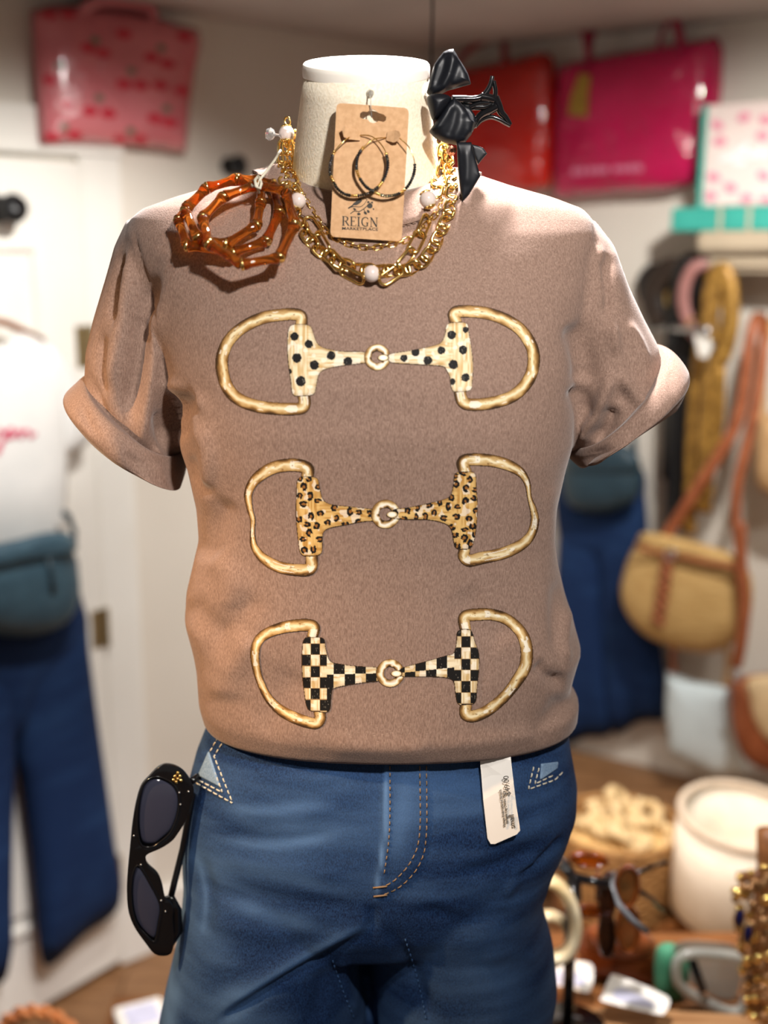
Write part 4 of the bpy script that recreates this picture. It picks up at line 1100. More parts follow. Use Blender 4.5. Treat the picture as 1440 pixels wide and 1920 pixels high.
# clear pin head at the side of the neck
pv = MB()
nb = P(552, 258, 0.012)
pv.add(*lathe([(0, 0), (0.004, 0.001), (0.0055, 0.004), (0.004, 0.007), (0.0012, 0.0085), (0.0010, 0.024)], P(497, 250, 0.012), nb-P(497, 250, 0.012), 10, False))
o = pv.obj('clear_pin', M_CLEAR, smooth=False); tag(o, 'clear faceted pin head stuck beside the uppermost left pearl', 'pin')

# ---------------------------------------------------------------- layered necklace
neckl = empty('layered_necklace', P(697, 535, -0.1), 'layered gold chain necklace with round pearls draped on the collar', 'necklace')
def link_mesh(name, L, W, r, mat, sides=6, n=20, twist=0.0):
    pts = []
    a = L/2 - W/2
    for k in range(n):
        t = 2*math.pi*k/n; c, s = math.cos(t), math.sin(t)
        pts.append(Vector((c*W/2 + math.copysign(a, c), s*W/2, 0.25*W*twist*math.sin(2*t))))
    v, f = tube(pts, r, sides, True)
    return mesh_data(name, v, f, mat)
def surf_path(drawn, off, fb=0.015, n=400):
    c = resample(catmull(drawn, 10), n)
    p = [on(front_bvh, q[0], q[1], off, fb) for q in c]
    A = np.array([tuple(q[0]) for q in p]); Nn = np.array([tuple(q[1]) for q in p])
    depth = (A-np.array(CAM)) @ np.array(FWD)
    k = np.ones(25)/25
    pad = np.pad(depth, 12, mode='edge'); sm = np.convolve(pad, k, 'valid')
    sm = np.minimum(sm, depth)                        # never sink below the cloth
    sm = np.convolve(np.pad(sm, 12, mode='edge'), k, 'valid')
    out = [CAM + ray(q[0], q[1])*float(d) for q, d in zip(c, sm)]
    return out, [Vector(x) for x in Nn]
def chain(name, drawn, me, pitch, off, skip=(), alt=70.0, base=20.0, back=True):
    path, Ns = surf_path(drawn, off)
    if back:                                          # on round the back of the neck
        a = path[0]; b = path[-1]
        pre = [Vector((a.x+0.012, 0.055, a.z+0.012)), Vector((a.x+0.004, 0.035, a.z+0.008))]
        post = [Vector((b.x-0.004, 0.035, b.z+0.008)), Vector((b.x-0.012, 0.055, b.z+0.012))]
        path = pre + path + post; Ns = [Vector((-1, 0, .2))]*2 + Ns + [Vector((1, 0, .2))]*2
    A = np.array([tuple(p) for p in path]); s = np.concatenate([[0], np.cumsum(np.linalg.norm(np.diff(A, axis=0), axis=1))])
    n = int(s[-1]/pitch)
    for k in range(n):
        x = (k+0.5)*s[-1]/n
        p = Vector([np.interp(x, s, A[:, j]) for j in range(3)])
        q = Vector([np.interp(min(x+pitch/2, s[-1]), s, A[:, j]) for j in range(3)]); q0 = Vector([np.interp(max(x-pitch/2, 0), s, A[:, j]) for j in range(3)])
        t = (q-q0).normalized()
        if any((p-c_).length < r_ for c_, r_ in skip): continue
        i = min(int(np.searchsorted(s, x)), len(Ns)-1)
        nn = (CAM-p).normalized()*0.6 + Ns[i]*0.4; nn = (nn - t*nn.dot(t)).normalized()
        ang = math.radians(base + (alt if k % 2 else 0.0))
        w = t.cross(nn)
        z = nn*math.cos(ang)+w*math.sin(ang); y = z.cross(t)
        o = bpy.data.objects.new(name, me); put(o, neckl, p)
        o.rotation_mode = 'QUATERNION'; o.rotation_quaternion = Matrix((t, y, z)).transposed().to_quaternion()
q8 = lambda pts: [(480+x*0.2917, 200+y*0.2917) for x, y in pts]
thin = link_mesh('thin_link', 0.0074, 0.0042, 0.0007, M_GOLD)
curb = link_mesh('curb_link', 0.0118, 0.0088, 0.00125, M_GOLD, 7, 20, 0.6)
longl = link_mesh('long_link', 0.0205, 0.0088, 0.00125, M_GOLD, 7, 24)
smal = link_mesh('joining_link', 0.0062, 0.0046, 0.0009, M_GOLD)
pear = [(196, 172, 50), (312, 660, 52), (743, 1110, 55), (1122, 645, 54)]
PC = []
for x, y, r in pear:
    px_, py_ = 480+x*0.2917, 200+y*0.2917
    p, nn = on(front_bvh, px_, py_, 0.009, 0.015)
    PC.append((p, r*0.2917/FPX*1.0*(p-CAM).dot(FWD)))
skp = [(p, r*1.05) for p, r in PC]
chain('thin_link', q8([(205, 300), (255, 460), (330, 620), (380, 700), (440, 790), (520, 850), (620, 892), (740, 908), (860, 888), (960, 862), (1050, 800), (1120, 730), (1190, 640), (1215, 480), (1212, 330)]), thin, 0.0056, 0.0016, back=True)
chain('curb_link', q8([(178, 240), (172, 400), (205, 560), (285, 750), (370, 885), (460, 960), (560, 1012), (680, 1046), (800, 1052), (920, 1056), (1040, 1020), (1130, 920), (1190, 800), (1240, 680), (1258, 540), (1243, 400), (1228, 300)]), curb, 0.0083, 0.0026, alt=50, base=-25)
for seg in ([(204, 232), (205, 330), (225, 430), (262, 560), (296, 610)], [(330, 715), (385, 800), (460, 930), (560, 1040), (640, 1095), (690, 1106)], [(800, 1106), (862, 1088), (915, 1030), (990, 945), (1060, 815), (1104, 710)], [(1138, 590), (1160, 540), (1165, 420), (1198, 320), (1196, 245)]):
    chain('long_link', q8(seg), longl, 0.0160, 0.0050, skp, alt=55, base=-10, back=False)
chain('joining_link', q8([(196, 60), (206, 125)]), smal, 0.005, 0.004, back=False)
def sphere(c, r, nu=24, nv=14):
    return lathe([(r*math.sin(math.pi*k/nv), -r*math.cos(math.pi*k/nv)) for k in range(1, nv)], c, (0, 0, 1), nu)
dirs = [(0, 1), (-0.35, 0.9), (1, 0), (0.35, 0.9)]
for (p, r), (dx, dy) in zip(PC, dirs):
    pe = obj('pearl', *sphere(p, r), M_PEARL, neckl)
    d = (RIGHT*dx - UPV*dy).normalized()
    for s_ in (1, -1):
        mb = MB()
        mb.add(*lathe([(r*0.55, 0), (r*0.60, 0.0008), (r*0.40, 0.0016), (0.0008, 0.002)], p+d*(s_*r*0.86), d*s_, 14, False))
        for k in range(9):
            a = 2*math.pi*k/9; u = d.orthogonal().normalized(); w = d.cross(u)
            mb.add(*sphere(p+d*(s_*r*0.88)+(u*math.cos(a)+w*math.sin(a))*r*0.58, 0.0008, 6, 5))
        mb.obj('bead_cap', M_GOLD, pe)

# ---------------------------------------------------------------- black bow hair claw
qb = lambda pts: [(780+x*0.17715, 60+y*0.17715) for x, y in pts]
claw = empty('bow_hair_claw', P(866, 378, -0.03), 'black plastic hair claw with a black satin ribbon bow beside the neck', 'hair clip')
BY = -0.035
def ribbon_pillow(name, pts, Y, tf, tb, m=72, fold=None):
    v, f = pillow([P(x, y, Y) for x, y in catmull(qb(pts), 6, True)], (0, -1, 0.1), tf, tb, 9, m)
    Vv = np.array([tuple(q) for q in v])
    if fold: Vv = fold_all(Vv, f, fold)
    return fixn(obj(name, Vv, f, M_SATIN, claw))
def ff(l): return [(qb(p), w, h) for p, w, h in l]
def sharp_pts(pts): return pts
def ribbon_loop(name, pts, Y, tf, tb, fold=None):
    # keep the cut corners of the ribbon: straight edges, lightly rounded
    out = []
    n = len(pts)
    for i in range(n):
        a, b = np.array(pts[i], float), np.array(pts[(i+1) % n], float)
        for k in range(5): out.append(tuple(a+(b-a)*k/5))
    v, f = pillow([P(x, y, Y) for x, y in qb(out)], (0, -1, 0.1), tf*0.8, tb*0.8, 14, 140, power=5.0, edge=0.0012)
    Vv = np.array([tuple(q) for q in v])
    if fold: Vv = fold_all(Vv, f, fold)
    return fixn(obj(name, Vv, f, M_SATIN, claw))
ribbon_loop('bow_loop', [(395, 185), (345, 190), (290, 215), (235, 280), (190, 350), (160, 450), (130, 560), (112, 640), (160, 690), (240, 665), (330, 620), (440, 590), (580, 550), (555, 460), (515, 380), (450, 280)], BY, 0.011, 0.010,
            ff([([(395, 195), (375, 350), (340, 480), (250, 650)], 9, 0.0016), ([(330, 215), (280, 380), (200, 600)], 9, -0.0016), ([(460, 300), (420, 450), (330, 610)], 9, -0.0012)]))
ribbon_loop('bow_loop', [(400, 690), (350, 750), (290, 840), (210, 950), (140, 1055), (190, 1110), (300, 1170), (420, 1195), (520, 1170), (590, 1080), (622, 960), (560, 860), (470, 750)], BY-0.008, 0.011, 0.010,
            ff([([(380, 740), (300, 900), (190, 1060)], 7, 0.0014), ([(430, 760), (400, 950), (320, 1140)], 9, -0.0014), ([(520, 840), (540, 980), (480, 1160)], 9, -0.0014)]))
ribbon_pillow('bow_knot', [(118, 690), (230, 655), (360, 680), (370, 730), (310, 830), (240, 910), (180, 940), (140, 830)], BY-0.010, 0.011, 0.010,
              fold=ff([([(170, 700), (180, 800), (190, 900)], 2.9, -0.0012), ([(215, 690), (220, 780), (225, 880)], 2.9, -0.0012), ([(265, 690), (262, 780), (255, 860)], 2.9, -0.0012), ([(310, 700), (300, 760), (285, 830)], 2.9, -0.0012)]))
ribbon_loop('bow_tail', [(430, 1170), (436, 1300), (445, 1450), (465, 1640), (488, 1800), (560, 1725), (680, 1530), (645, 1400), (600, 1250), (585, 1170)], BY-0.012, 0.004, 0.003,
            ff([([(520, 1200), (540, 1400), (530, 1650)], 8, 0.0012)]))
ribbon_loop('bow_tail', [(585, 1190), (650, 1205), (710, 1230), (752, 1290), (700, 1350), (655, 1405), (610, 1310)], BY+0.012, 0.003, 0.003)
ribbon_loop('bow_loop', [(490, 770), (560, 800), (620, 880), (640, 960), (600, 1060), (530, 1000)], BY+0.014, 0.008, 0.006)
def jaw(pts, r0, r1, Y):
    c = catmull(qb(pts), 6); n = len(c)
    return tube([P(x, y, Y) for x, y in c], [1.35*(r0+(r1-r0)*k/(n-1)) for k in range(n)], 10, False, (1, 1.5), (0, -1, 0))
mb = MB()
mb.add(*jaw([(380, 715), (480, 712), (600, 712), (690, 690), (750, 630), (790, 550), (808, 468)], 0.0026, 0.0012, BY+0.012))
mb.add(*jaw([(400, 790), (520, 790), (640, 795), (740, 790), (810, 740), (840, 640), (822, 520)], 0.0020, 0.0013, BY+0.014))
mb.add(*jaw([(690, 690), (760, 700), (830, 720)], 0.0030, 0.0024, BY+0.013))
mb.add(*jaw([(560, 800), (660, 760), (780, 745)], 0.0016, 0.0016, BY+0.013))
mb.obj('claw_jaw', M_BLACK, claw)
mb = MB()
mb.add(*jaw([(600, 1010), (640, 930), (700, 870), (780, 830), (850, 790)], 0.0017, 0.0028, BY+0.016))
mb.add(*jaw([(620, 1000), (690, 935), (790, 900), (880, 925), (950, 965), (1000, 990)], 0.0015, 0.0012, BY+0.018))
mb.add(*jaw([(830, 700), (870, 780), (900, 850), (950, 905), (1000, 985)], 0.0030, 0.0012, BY+0.018))
mb.obj('claw_jaw', M_BLACK, claw)
# spring peg of the claw and its copper clasp against the neck
obj('claw_clasp', *box(P(846, 283, BY+0.01), 0.007, 0.006, 0.007, 0.001, Matrix.Rotation(0.6, 3, 'Y')), mk('copper_clasp', (0.75, 0.36, 0.22, 1), 0.2, 1.0, nscale=60), claw)
# black cord hanging from the ceiling behind the bow
cordp = catmull([P(812, -230, 0.55), P(811, 0, 0.55), P(809, 90, 0.55), P(806, 190, 0.55), P(806, 330, 0.55)], 8)
cordp[0] = np.array((cordp[0][0], 0.55, 2.088))
o = obj('hanging_cord', *tube([Vector(p) for p in cordp], 0.0016, 8), M_SATIN)
tag(o, 'thin black cord hanging from the ceiling behind the neck cap', 'cord')

# ---------------------------------------------------------------- sunglasses on the hip
qs = lambda pts: [(220+x*0.2032, 1420+y*0.2032) for x, y in pts]
def sgY(px_): return -0.075 + (px_-235)/120*0.012
sunn = Vector((-0.12, -1, 0.08)).normalized()
def SG(x, y, off=0.0): return P(x, y, sgY(x)) + sunn*off
outer = qs([tuple(p) for p in catmull([(460, 60), (380, 85), (300, 165), (222, 255), (175, 400), (140, 600), (115, 850), (96, 1050), (88, 1250), (105, 1420), (160, 1560), (250, 1690), (335, 1795), (420, 1822), (500, 1790), (522, 1650), (508, 1480), (515, 1380), (480, 1320), (440, 1290), (412, 1160), (370, 1065), (285, 985), (262, 930), (278, 885), (400, 830), (500, 765), (560, 690), (625, 580), (675, 430), (705, 290), (650, 170), (565, 88)], 4, True)])
l1 = qs([tuple(p) for p in catmull([(340, 175), (430, 185), (520, 240), (570, 320), (578, 430), (552, 560), (500, 680), (420, 760), (330, 820), (230, 808), (195, 700), (188, 550), (205, 380), (250, 240)], 4, True)])
l2 = qs([tuple(p) for p in catmull([(190, 985), (240, 1030), (310, 1150), (385, 1290), (410, 1390), (390, 1520), (355, 1690), (290, 1660), (200, 1560), (150, 1430), (130, 1250), (145, 1080)], 4, True)])
sun = empty('sunglasses', SG(300, 1788), 'black framed sunglasses with smoke lenses hooked on the jeans pocket', 'sunglasses')
def plate_with_holes(outline, holes, fn):
    bm = bmesh.new(); ed = []
    for lp in [outline]+holes:
        vs = [bm.verts.new(fn(*q)) for q in lp]
        ed += [bm.edges.new((vs[i], vs[(i+1) % len(vs)])) for i in range(len(vs))]
    bmesh.ops.triangle_fill(bm, use_beauty=True, use_dissolve=False, edges=ed)
    bm.verts.index_update(); v = [q.co.copy() for q in bm.verts]; f = [[q.index for q in x.verts] for x in bm.faces]; bm.free()
    keep = []
    for t in f:
        c = sum((v[k] for k in t), Vector())/len(t); a, b = proj_np(np.array([tuple(c)]))
        if not any(in_poly(a, b, h)[0] for h in holes): keep.append(t)
    return v, keep
fr = fixn(obj('front_frame', *plate_with_holes(outer, [l1, l2], SG), M_BLACK, sun, smooth=True, sharp=40))
so = fr.modifiers.new('t', 'SOLIDIFY'); so.thickness = 0.0042; so.offset = 0
bv_ = fr.modifiers.new('b', 'BEVEL'); bv_.width = 0.0011; bv_.segments = 2; bv_.limit_method = 'ANGLE'
for lp in (l1, l2):
    rim = obj('lens_rim', *tube([SG(x, y, 0.0016) for x, y in resample(lp, 60, True)], 0.0011, 8, True), M_BLACK, sun)
    v, f = pillow([SG(x, y, -0.0006) for x, y in lp], sunn, 0.0022, 0.0004, 6, 60)
    fixn(obj('lens', v, f, M_LENS, rim))
# temples: one folded across, one hooked over the pocket edge
obj('temple', *tube([SG(352, 1500, -0.014), SG(343, 1545, -0.018), SG(330, 1610, -0.020), SG(316, 1670, -0.018), SG(312, 1694, -0.014)], 0.0030, 10, False, (1, 1), (0, -1, 0)), M_BLACK, sun)
obj('temple', *tube([SG(310, 1692, -0.010), SG(318, 1720, -0.014), SG(318, 1760, -0.016), SG(308, 1782, -0.012)], [0.004, 0.0052, 0.0058, 0.004], 10, False, (1.3, 0.7), (0, -1, 0)), M_BLACK, sun)
obj('temple', *tube([SG(357, 1468, -0.004), SG(362, 1466, -0.012), SG(368, 1470, -0.020)], 0.0030, 10), M_BLACK, sun)
for x, y in ((338, 1484), (355, 1482), (340, 1506), (312, 1706), (304, 1686), (253, 1565), (266, 1619)):
    obj('rivet', *sphere(SG(x, y, 0.0026), 0.0010, 10, 6), M_STEEL, fr)
mb = MB()
for dx, dy in ((0, -10), (-5, -4), (4, -4), (-8, 3), (0, 1), (6, 4), (-3, 7)):
    mb.add(*sphere(SG(335+dx, 1457+dy, 0.0026), 0.0017, 10, 6))
mb.obj('gold_emblem', M_GOLD, fr)
# ================================================================ background, left: outfit on the door, pouch, basket
def wl(px_, py_, off=0.0): return Ppl(px_, py_, L0, NL, off)
def wr(px_, py_, off=0.0): return Ppl(px_, py_, CORNER, NR, off)
def wd(px_, py_, off=0.0): return Ppl(px_, py_, D0, ND, off)
def soft(pts, n=5): return [tuple(p) for p in catmull(pts, n, True)]
def dots_on(name, bv, spots, mat, parent, off=0.0008, single=False):
    for (x, y, rx, ry, rot) in spots:
        ring = []
        for k in range(14):
            a = 2*math.pi*k/14; cx, cy = rx*math.cos(a), ry*math.sin(a)
            ring.append((x+cx*math.cos(rot)-cy*math.sin(rot), y+cx*math.sin(rot)+cy*math.cos(rot)))
        v = [on(bv, q[0], q[1], off)[0] for q in ring]
        if max((p-v[0]).length for p in v) > 0.3: continue
        c, n_ = on(bv, x, y, off*2.0)
        v.append(c)
        fixn(obj(name, v, [(k, (k+1) % 14, 14) for k in range(14)], mat, parent))
def obj_bvh(o):
    w = WL[o.name]
    return BVHTree.FromPolygons([Vector(q.co)+w for q in o.data.vertices], [tuple(p.vertices) for p in o.data.polygons])

M_PINK = mk('glossy_pink_vinyl', srgb(226, 134, 140), 0.16, col2=srgb(206, 112, 120), nscale=6, bump=1.0, bscale=22, coat=0.5, bdist=0.014)
M_RED = mk('cherry_red_print', srgb(214, 36, 62), 0.3, nscale=20)
M_LEAF = mk('leaf_green_print', srgb(110, 118, 96), 0.3, nscale=20)
pouch = empty('cherry_print_bag', wl(215, 285, 0.03), 'pink glossy bag printed with red cherries, high on the left wall', 'bag')
pb = fixn(obj('bag_body', *pillow([wl(x, y, 0.035) for x, y in [(58, 20), (100, 8), (150, 10), (220, 18), (290, 30), (340, 46), (374, 54), (378, 80), (366, 140), (357, 200), (354, 250), (350, 287), (300, 278), (240, 273), (150, 270), (75, 272), (70, 200), (64, 120)]], NL, 0.040, 0.030, 9, 96, 3.0), M_PINK, pouch))
pbv = obj_bvh(pb)
dots_on('cherry', pbv, [(x, y, 15, 9, 0.2) for x, y in ((92, 28), (128, 26), (165, 90), (193, 100), (232, 64), (284, 108), (314, 120), (95, 150), (232, 158), (264, 160), (168, 208), (203, 213), (290, 222), (318, 230), (98, 258), (140, 254), (226, 262), (262, 262), (346, 68), (125, 195), (340, 170), (300, 160))], M_RED, pb)
dots_on('leaf', pbv, [(x, y, 9, 7, 0.4) for x, y in ((112, 122), (178, 76), (246, 133), (302, 90), (312, 204), (120, 238), (245, 246), (186, 184))], M_LEAF, pb)
for yy, o_ in ((0, 0.055), (10, 0.02)):
    obj('bag_handle', *tube([wl(x, y+yy, o_) for x, y in [tuple(p) for p in catmull([(150, 26), (170, 8), (205, 2), (250, 6), (282, 16), (292, 36)], 6)]], 0.010, 8, False, (1, 0.4), NL), M_PINK, pouch)

M_COTTON = mk('white_cotton', srgb(238, 237, 234), 0.9, col2=srgb(226, 226, 224), nscale=8, bump=0.2, bscale=12)
M_PINKINK = mk('pink_script_ink', srgb(214, 88, 116), 0.7, nscale=30)
tee = empty('white_t_shirt', wd(40, 1010, 0.04), 'white t-shirt with pink script hanging on the white door', 'shirt')
o1 = fixn(obj('shirt_body', *pillow([wd(x, y, 0.05) for x, y in soft([(-120, 640), (-50, 612), (-20, 640), (10, 646), (40, 618), (90, 640), (125, 700), (128, 850), (122, 1000), (110, 1040), (0, 1060), (-110, 1050), (-125, 850)])], ND, 0.030, 0.030, 8, 90, 3.0), M_COTTON, tee))
fixn(obj('sleeve', *pillow([wd(x, y, 0.05) for x, y in soft([(84, 640), (116, 668), (142, 720), (160, 780), (168, 826), (140, 848), (116, 852), (104, 780), (92, 700)])], ND, 0.024, 0.026, 6, 60, 3.0), M_COTTON, tee))
tb = obj_bvh(o1)
scr = MB()
for pl in ([(-60, 815), (-45, 800), (-38, 822), (-26, 806), (-18, 822), (-6, 812), (2, 806), (6, 822), (-4, 850), (-14, 845), (4, 828), (14, 808), (22, 804), (20, 818), (12, 822), (26, 818), (36, 806), (38, 822), (46, 808), (54, 810), (56, 820), (66, 812)],):
    scr.add(*tube([on(tb, x, y, 0.001)[0] for x, y in [tuple(p) for p in catmull(pl, 4)]], 0.0034, 6))
scr.obj('script_print', M_PINKINK, o1)
M_HANG = mk('hanger_wood', srgb(150, 96, 64), 0.5, nscale=30)
hg = MB()
hg.add(*tube([wd(x, y, 0.05) for x, y in ((-110, 640), (-50, 606), (-20, 598), (14, 606), (80, 638))], 0.007, 8))
hg.add(*tube([wd(x, y, o_) for x, y, o_ in ((-20, 598, .05), (-20, 575, .05), (-12, 556, .045), (-24, 540, .03), (-34, 548, .012), (-34, 556, 0.0))], 0.0022, 8))
o = hg.obj('clothes_hanger', M_HANG); tag(o, 'brown wooden hanger carrying the white t-shirt on the door', 'hanger')

M_TEAL = mk('teal_leather', srgb(62, 92, 108), 0.5, col2=srgb(52, 80, 96), nscale=30, bump=0.2, bscale=200)
M_TEALD = mk('dark_teal_leather', srgb(44, 66, 78), 0.5, nscale=30)
bb = empty('belt_bag', wd(60, 1195, 0.08), 'teal leather belt bag hung over the left jeans on the door', 'bag')
fixn(obj('bag_body', *pillow([wd(x, y, 0.11) for x, y in soft([(-110, 1060), (-40, 1030), (30, 1016), (90, 1004), (128, 1006), (142, 1050), (150, 1100), (138, 1150), (105, 1180), (50, 1194), (-20, 1188), (-90, 1160)])], ND, 0.045, 0.035, 8, 90, 2.6), M_TEAL, bb))
fixn(obj('flap', *pillow([wd(x, y, 0.135) for x, y in soft([(-110, 1058), (-40, 1028), (30, 1012), (90, 998), (132, 1002), (144, 1032), (90, 1046), (20, 1058), (-60, 1076)])], ND, 0.026, 0.02, 6, 80, 2.6), M_TEAL, bb))
zp = obj('zipper', *tube([wd(x, y, 0.150) for x, y in ((-90, 1084), (0, 1068), (70, 1054), (138, 1044))], 0.0035, 6), M_TEALD, bb)
obj('zipper_pull', *tube([wd(x, y, 0.156) for x, y in ((92, 1046), (98, 1080), (100, 1112))], 0.006, 8, False, (1, 0.4), ND), M_TEALD, zp)
obj('strap', *tube([wd(x, y, 0.10) for x, y in ((136, 1030), (140, 1000), (128, 968), (118, 960))], 0.007, 8, False, (1, 0.4), ND), M_TEALD, bb)
def pants(name, label, fn, legs, top, nrm, thick, mat=M_DENIM_DARK):
    r = empty(name, fn(legs[0][0][0], legs[0][-1][1], 0.05), label, 'jeans')
    for lg in legs:
        v, f = pillow([fn(x, y, thick) for x, y in lg], nrm, thick*0.9, thick*0.8, 8, 100, 3.0)
        fixn(obj('trouser_leg', v, f, mat, r))
    v, f = pillow([fn(x, y, thick) for x, y in top], nrm, thick*0.95, thick*0.85, 8, 80, 3.0)
    fixn(obj('seat', v, f, mat, r))
    return r
pl_ = pants('wide_leg_jeans', 'dark blue wide leg jeans hanging below the teal belt bag on the door', wd,
      [soft([(20, 1120), (90, 1110), (148, 1110), (160, 1190), (178, 1330), (198, 1470), (214, 1590), (226, 1696), (160, 1752), (86, 1812), (70, 1720), (58, 1600), (42, 1480), (26, 1400), (16, 1260)]),
       soft([(24, 1120), (-40, 1130), (-130, 1140), (-120, 1400), (-110, 1600), (-105, 1880), (-40, 1850), (14, 1832), (18, 1700), (20, 1560), (24, 1400), (26, 1260)])],
      soft([(-130, 1080), (0, 1040), (130, 1030), (150, 1110), (160, 1200), (60, 1330), (24, 1400), (-20, 1340), (-120, 1250)]), ND, 0.045)

# wicker basket and white box on a low crate
M_WICK = mk('orange_wicker', srgb(206, 130, 74), 0.6, col2=srgb(170, 96, 48), nscale=80, bump=0.4)
M_STRAW = mk('natural_straw', srgb(216, 182, 124), 0.75, col2=srgb(190, 152, 94), nscale=60, stretch=(1, 1, 5), bump=0.5, bscale=150)
bt = P(62, 1890, 0.70)
bk = empty('wicker_basket', (bt.x, 0.70, 0.0), 'orange wicker basket with braided handle near the door, bottom left', 'basket')
def woven(center, r0, r1, h, rows, n=40, t=0.004):
    mb = MB()
    for i in range(rows):
        z = h*(i+0.5)/rows; r = r0+(r1-r0)*i/(rows-1)
        mb.add(*tube([Vector(center)+Vector(((r+0.002*((k+i) % 2)*2)*math.cos(2*math.pi*k/n), (r+0.002*((k+i) % 2)*2)*math.sin(2*math.pi*k/n), z)) for k in range(n)], h/rows*0.56, 6, True))
    return mb
woven((bt.x, 0.70, 0.0), 0.085, 0.105, 0.20, 16).obj('basket_body', M_WICK, bk)
obj('basket_bottom', *lathe([(0.088, 0.002), (0.088, 0.01)], (bt.x, 0.70, 0.0), n=32), M_WICK, bk)
hm = MB()
for ph in (0, math.pi):
    pts = []
    for k in range(81):
        a = math.pi*k/80; c = Vector((bt.x+0.10*math.cos(a), 0.70, 0.19+(bt.z-0.195)*math.sin(a)**0.8))
        rr = Vector((math.cos(a), 0, math.sin(a))); tw = k*0.55+ph
        pts.append(c + rr*(0.006*math.cos(tw)) + Vector((0, 1, 0))*(0.006*math.sin(tw)))
    hm.add(*tube(pts, 0.0055, 8))
hm.obj('handle', M_WICK, bk)
cr_c = P(264, 1905, 0.84)
def crate(name, label, cx, cy, w, d, h, mat, z0=0.0, slats=4):
    r = empty(name, (cx, cy, z0), label, 'crate')
    for i in range(slats):
        z = z0+h*(i+0.5)/slats
        for s_ in (-1, 1):
            obj('slat', *box((cx, cy+s_*(d/2-0.006), z), w, 0.012, h/slats*0.86, 0.0015), mat, r, smooth=False)
            obj('slat', *box((cx+s_*(w/2-0.006), cy, z), 0.012, d-0.026, h/slats*0.86, 0.0015), mat, r, smooth=False)
    for i in range(slats):
        obj('top_board', *box((cx, cy-d/2+d*(i+0.5)/slats, z0+h+0.006), w, d/slats*0.95, 0.012, 0.0015), mat, r, smooth=False)
    return r
crz = P(264, 1905, 0.84).z - 0.03
crate('low_crate', 'low wooden crate under the white notecard box at bottom left', cr_c.x, 0.86, 0.14, 0.16, crz-0.012, M_WOODD)
nb_ = empty('notecard_box', (cr_c.x, 0.85, crz), 'white notecard box with lavender print on the low crate, bottom left', 'box')
rotb = Matrix.Rotation(math.radians(24), 3, 'Z')
obj('box_base', *box((cr_c.x, 0.85, crz+0.013), 0.085, 0.085, 0.024, 0.003, rotb), M_WHITE, nb_, smooth=False)
M_LAV = mk('lavender_print', srgb(206, 206, 228), 0.6, nscale=40)
obj('printed_lid_panel', *box((cr_c.x, 0.85, crz+0.0262), 0.058, 0.058, 0.0012, 0.0004, rotb), M_LAV, nb_, smooth=False)

# ================================================================ background, right: totes, shelf, belts, handbags
M_HOT = mk('hot_pink_patent', srgb(196, 22, 84), 0.14, col2=srgb(176, 14, 70), nscale=5, bump=1.0, bscale=20, coat=0.7, bdist=0.016)
M_HOTD = mk('dark_magenta_leather', srgb(158, 20, 66), 0.4, nscale=30)
M_ORR = mk('red_patent', srgb(214, 40, 26), 0.16, col2=srgb(186, 26, 20), nscale=5, bump=1.0, bscale=20, coat=0.7, bdist=0.016)
M_ORRD = mk('dark_red_leather', srgb(150, 30, 42), 0.4, nscale=30)
M_GOLDTAG = mk('gold_foil', srgb(184, 150, 66), 0.4, 0.5, nscale=40)
def strapw(name, pts, r, off, mat, parent, fn=None, nrm=None, fl=(1, 0.4)):
    fn = fn or wr; nrm = nrm or NR
    offs = off if hasattr(off, '__len__') else [off]*len(pts)
    c = catmull([(x, y, o_) for (x, y), o_ in zip(pts, offs)], 6)
    return obj(name, *tube([fn(q[0], q[1], q[2]) for q in c], r, 8, False, fl, nrm), mat, parent)
rt = empty('red_tote', wr(940, 360, 0.03), 'glossy orange red tote bag hanging behind the black bow', 'bag')
fixn(obj('bag_body', *pillow([wr(x, y, 0.05) for x, y in [(828, 135), (870, 128), (950, 112), (1020, 96), (1040, 110), (1040, 200), (1036, 300), (1030, 352), (990, 362), (920, 358), (850, 350), (820, 340), (818, 240)]], NR, 0.040, 0.045, 9, 96, 3.0), M_ORR, rt))
strapw('handle', [(850, 130), (872, 100), (905, 78), (940, 56), (958, 48)], 0.009, [.08, .07, .06, .04, .03], M_ORRD, rt)
strapw('handle', [(948, 120), (946, 92), (948, 66), (958, 48)], 0.010, [.06, .05, .04, .03], M_ORRD, rt)
def hook(px_, py_, label):
    p = wr(px_, py_)
    mb = MB(); mb.add(*lathe([(0.0, 0.0), (0.013, 0.001), (0.013, 0.004), (0.005, 0.007), (0.005, 0.055), (0.010, 0.06), (0.010, 0.068), (0, 0.07)], p, NR, 14, False))
    o = mb.obj('wall_hook', M_KNOB); tag(o, label, 'hook', 'black wall hooks on the right wall'); return o
hook(960, 46, 'black wall hook holding the red tote')
ht = empty('hot_pink_tote', wr(1190, 372, 0.03), 'shiny hot pink tote bag with gold tag on the right wall', 'bag')
hb = fixn(obj('bag_body', *pillow([wr(x, y, 0.05) for x, y in [(1046, 122), (1080, 112), (1150, 98), (1230, 84), (1300, 74), (1345, 68), (1356, 90), (1354, 160), (1346, 240), (1332, 305), (1300, 348), (1250, 360), (1150, 364), (1080, 370), (1036, 374), (1034, 300), (1038, 200)]], NR, 0.045, 0.045, 9, 110, 3.2), M_HOT, ht))
strapw('handle', [(1104, 120), (1102, 92), (1096, 62), (1080, 28), (1066, -20), (1078, -70)], 0.009, [.09, .08, .07, .06, .05, .03], M_HOTD, ht)
strapw('handle', [(1106, 120), (1104, 92), (1112, 60), (1134, 12), (1140, -30), (1090, -74)], 0.009, [.07, .065, .06, .05, .04, .03], M_HOTD, ht)
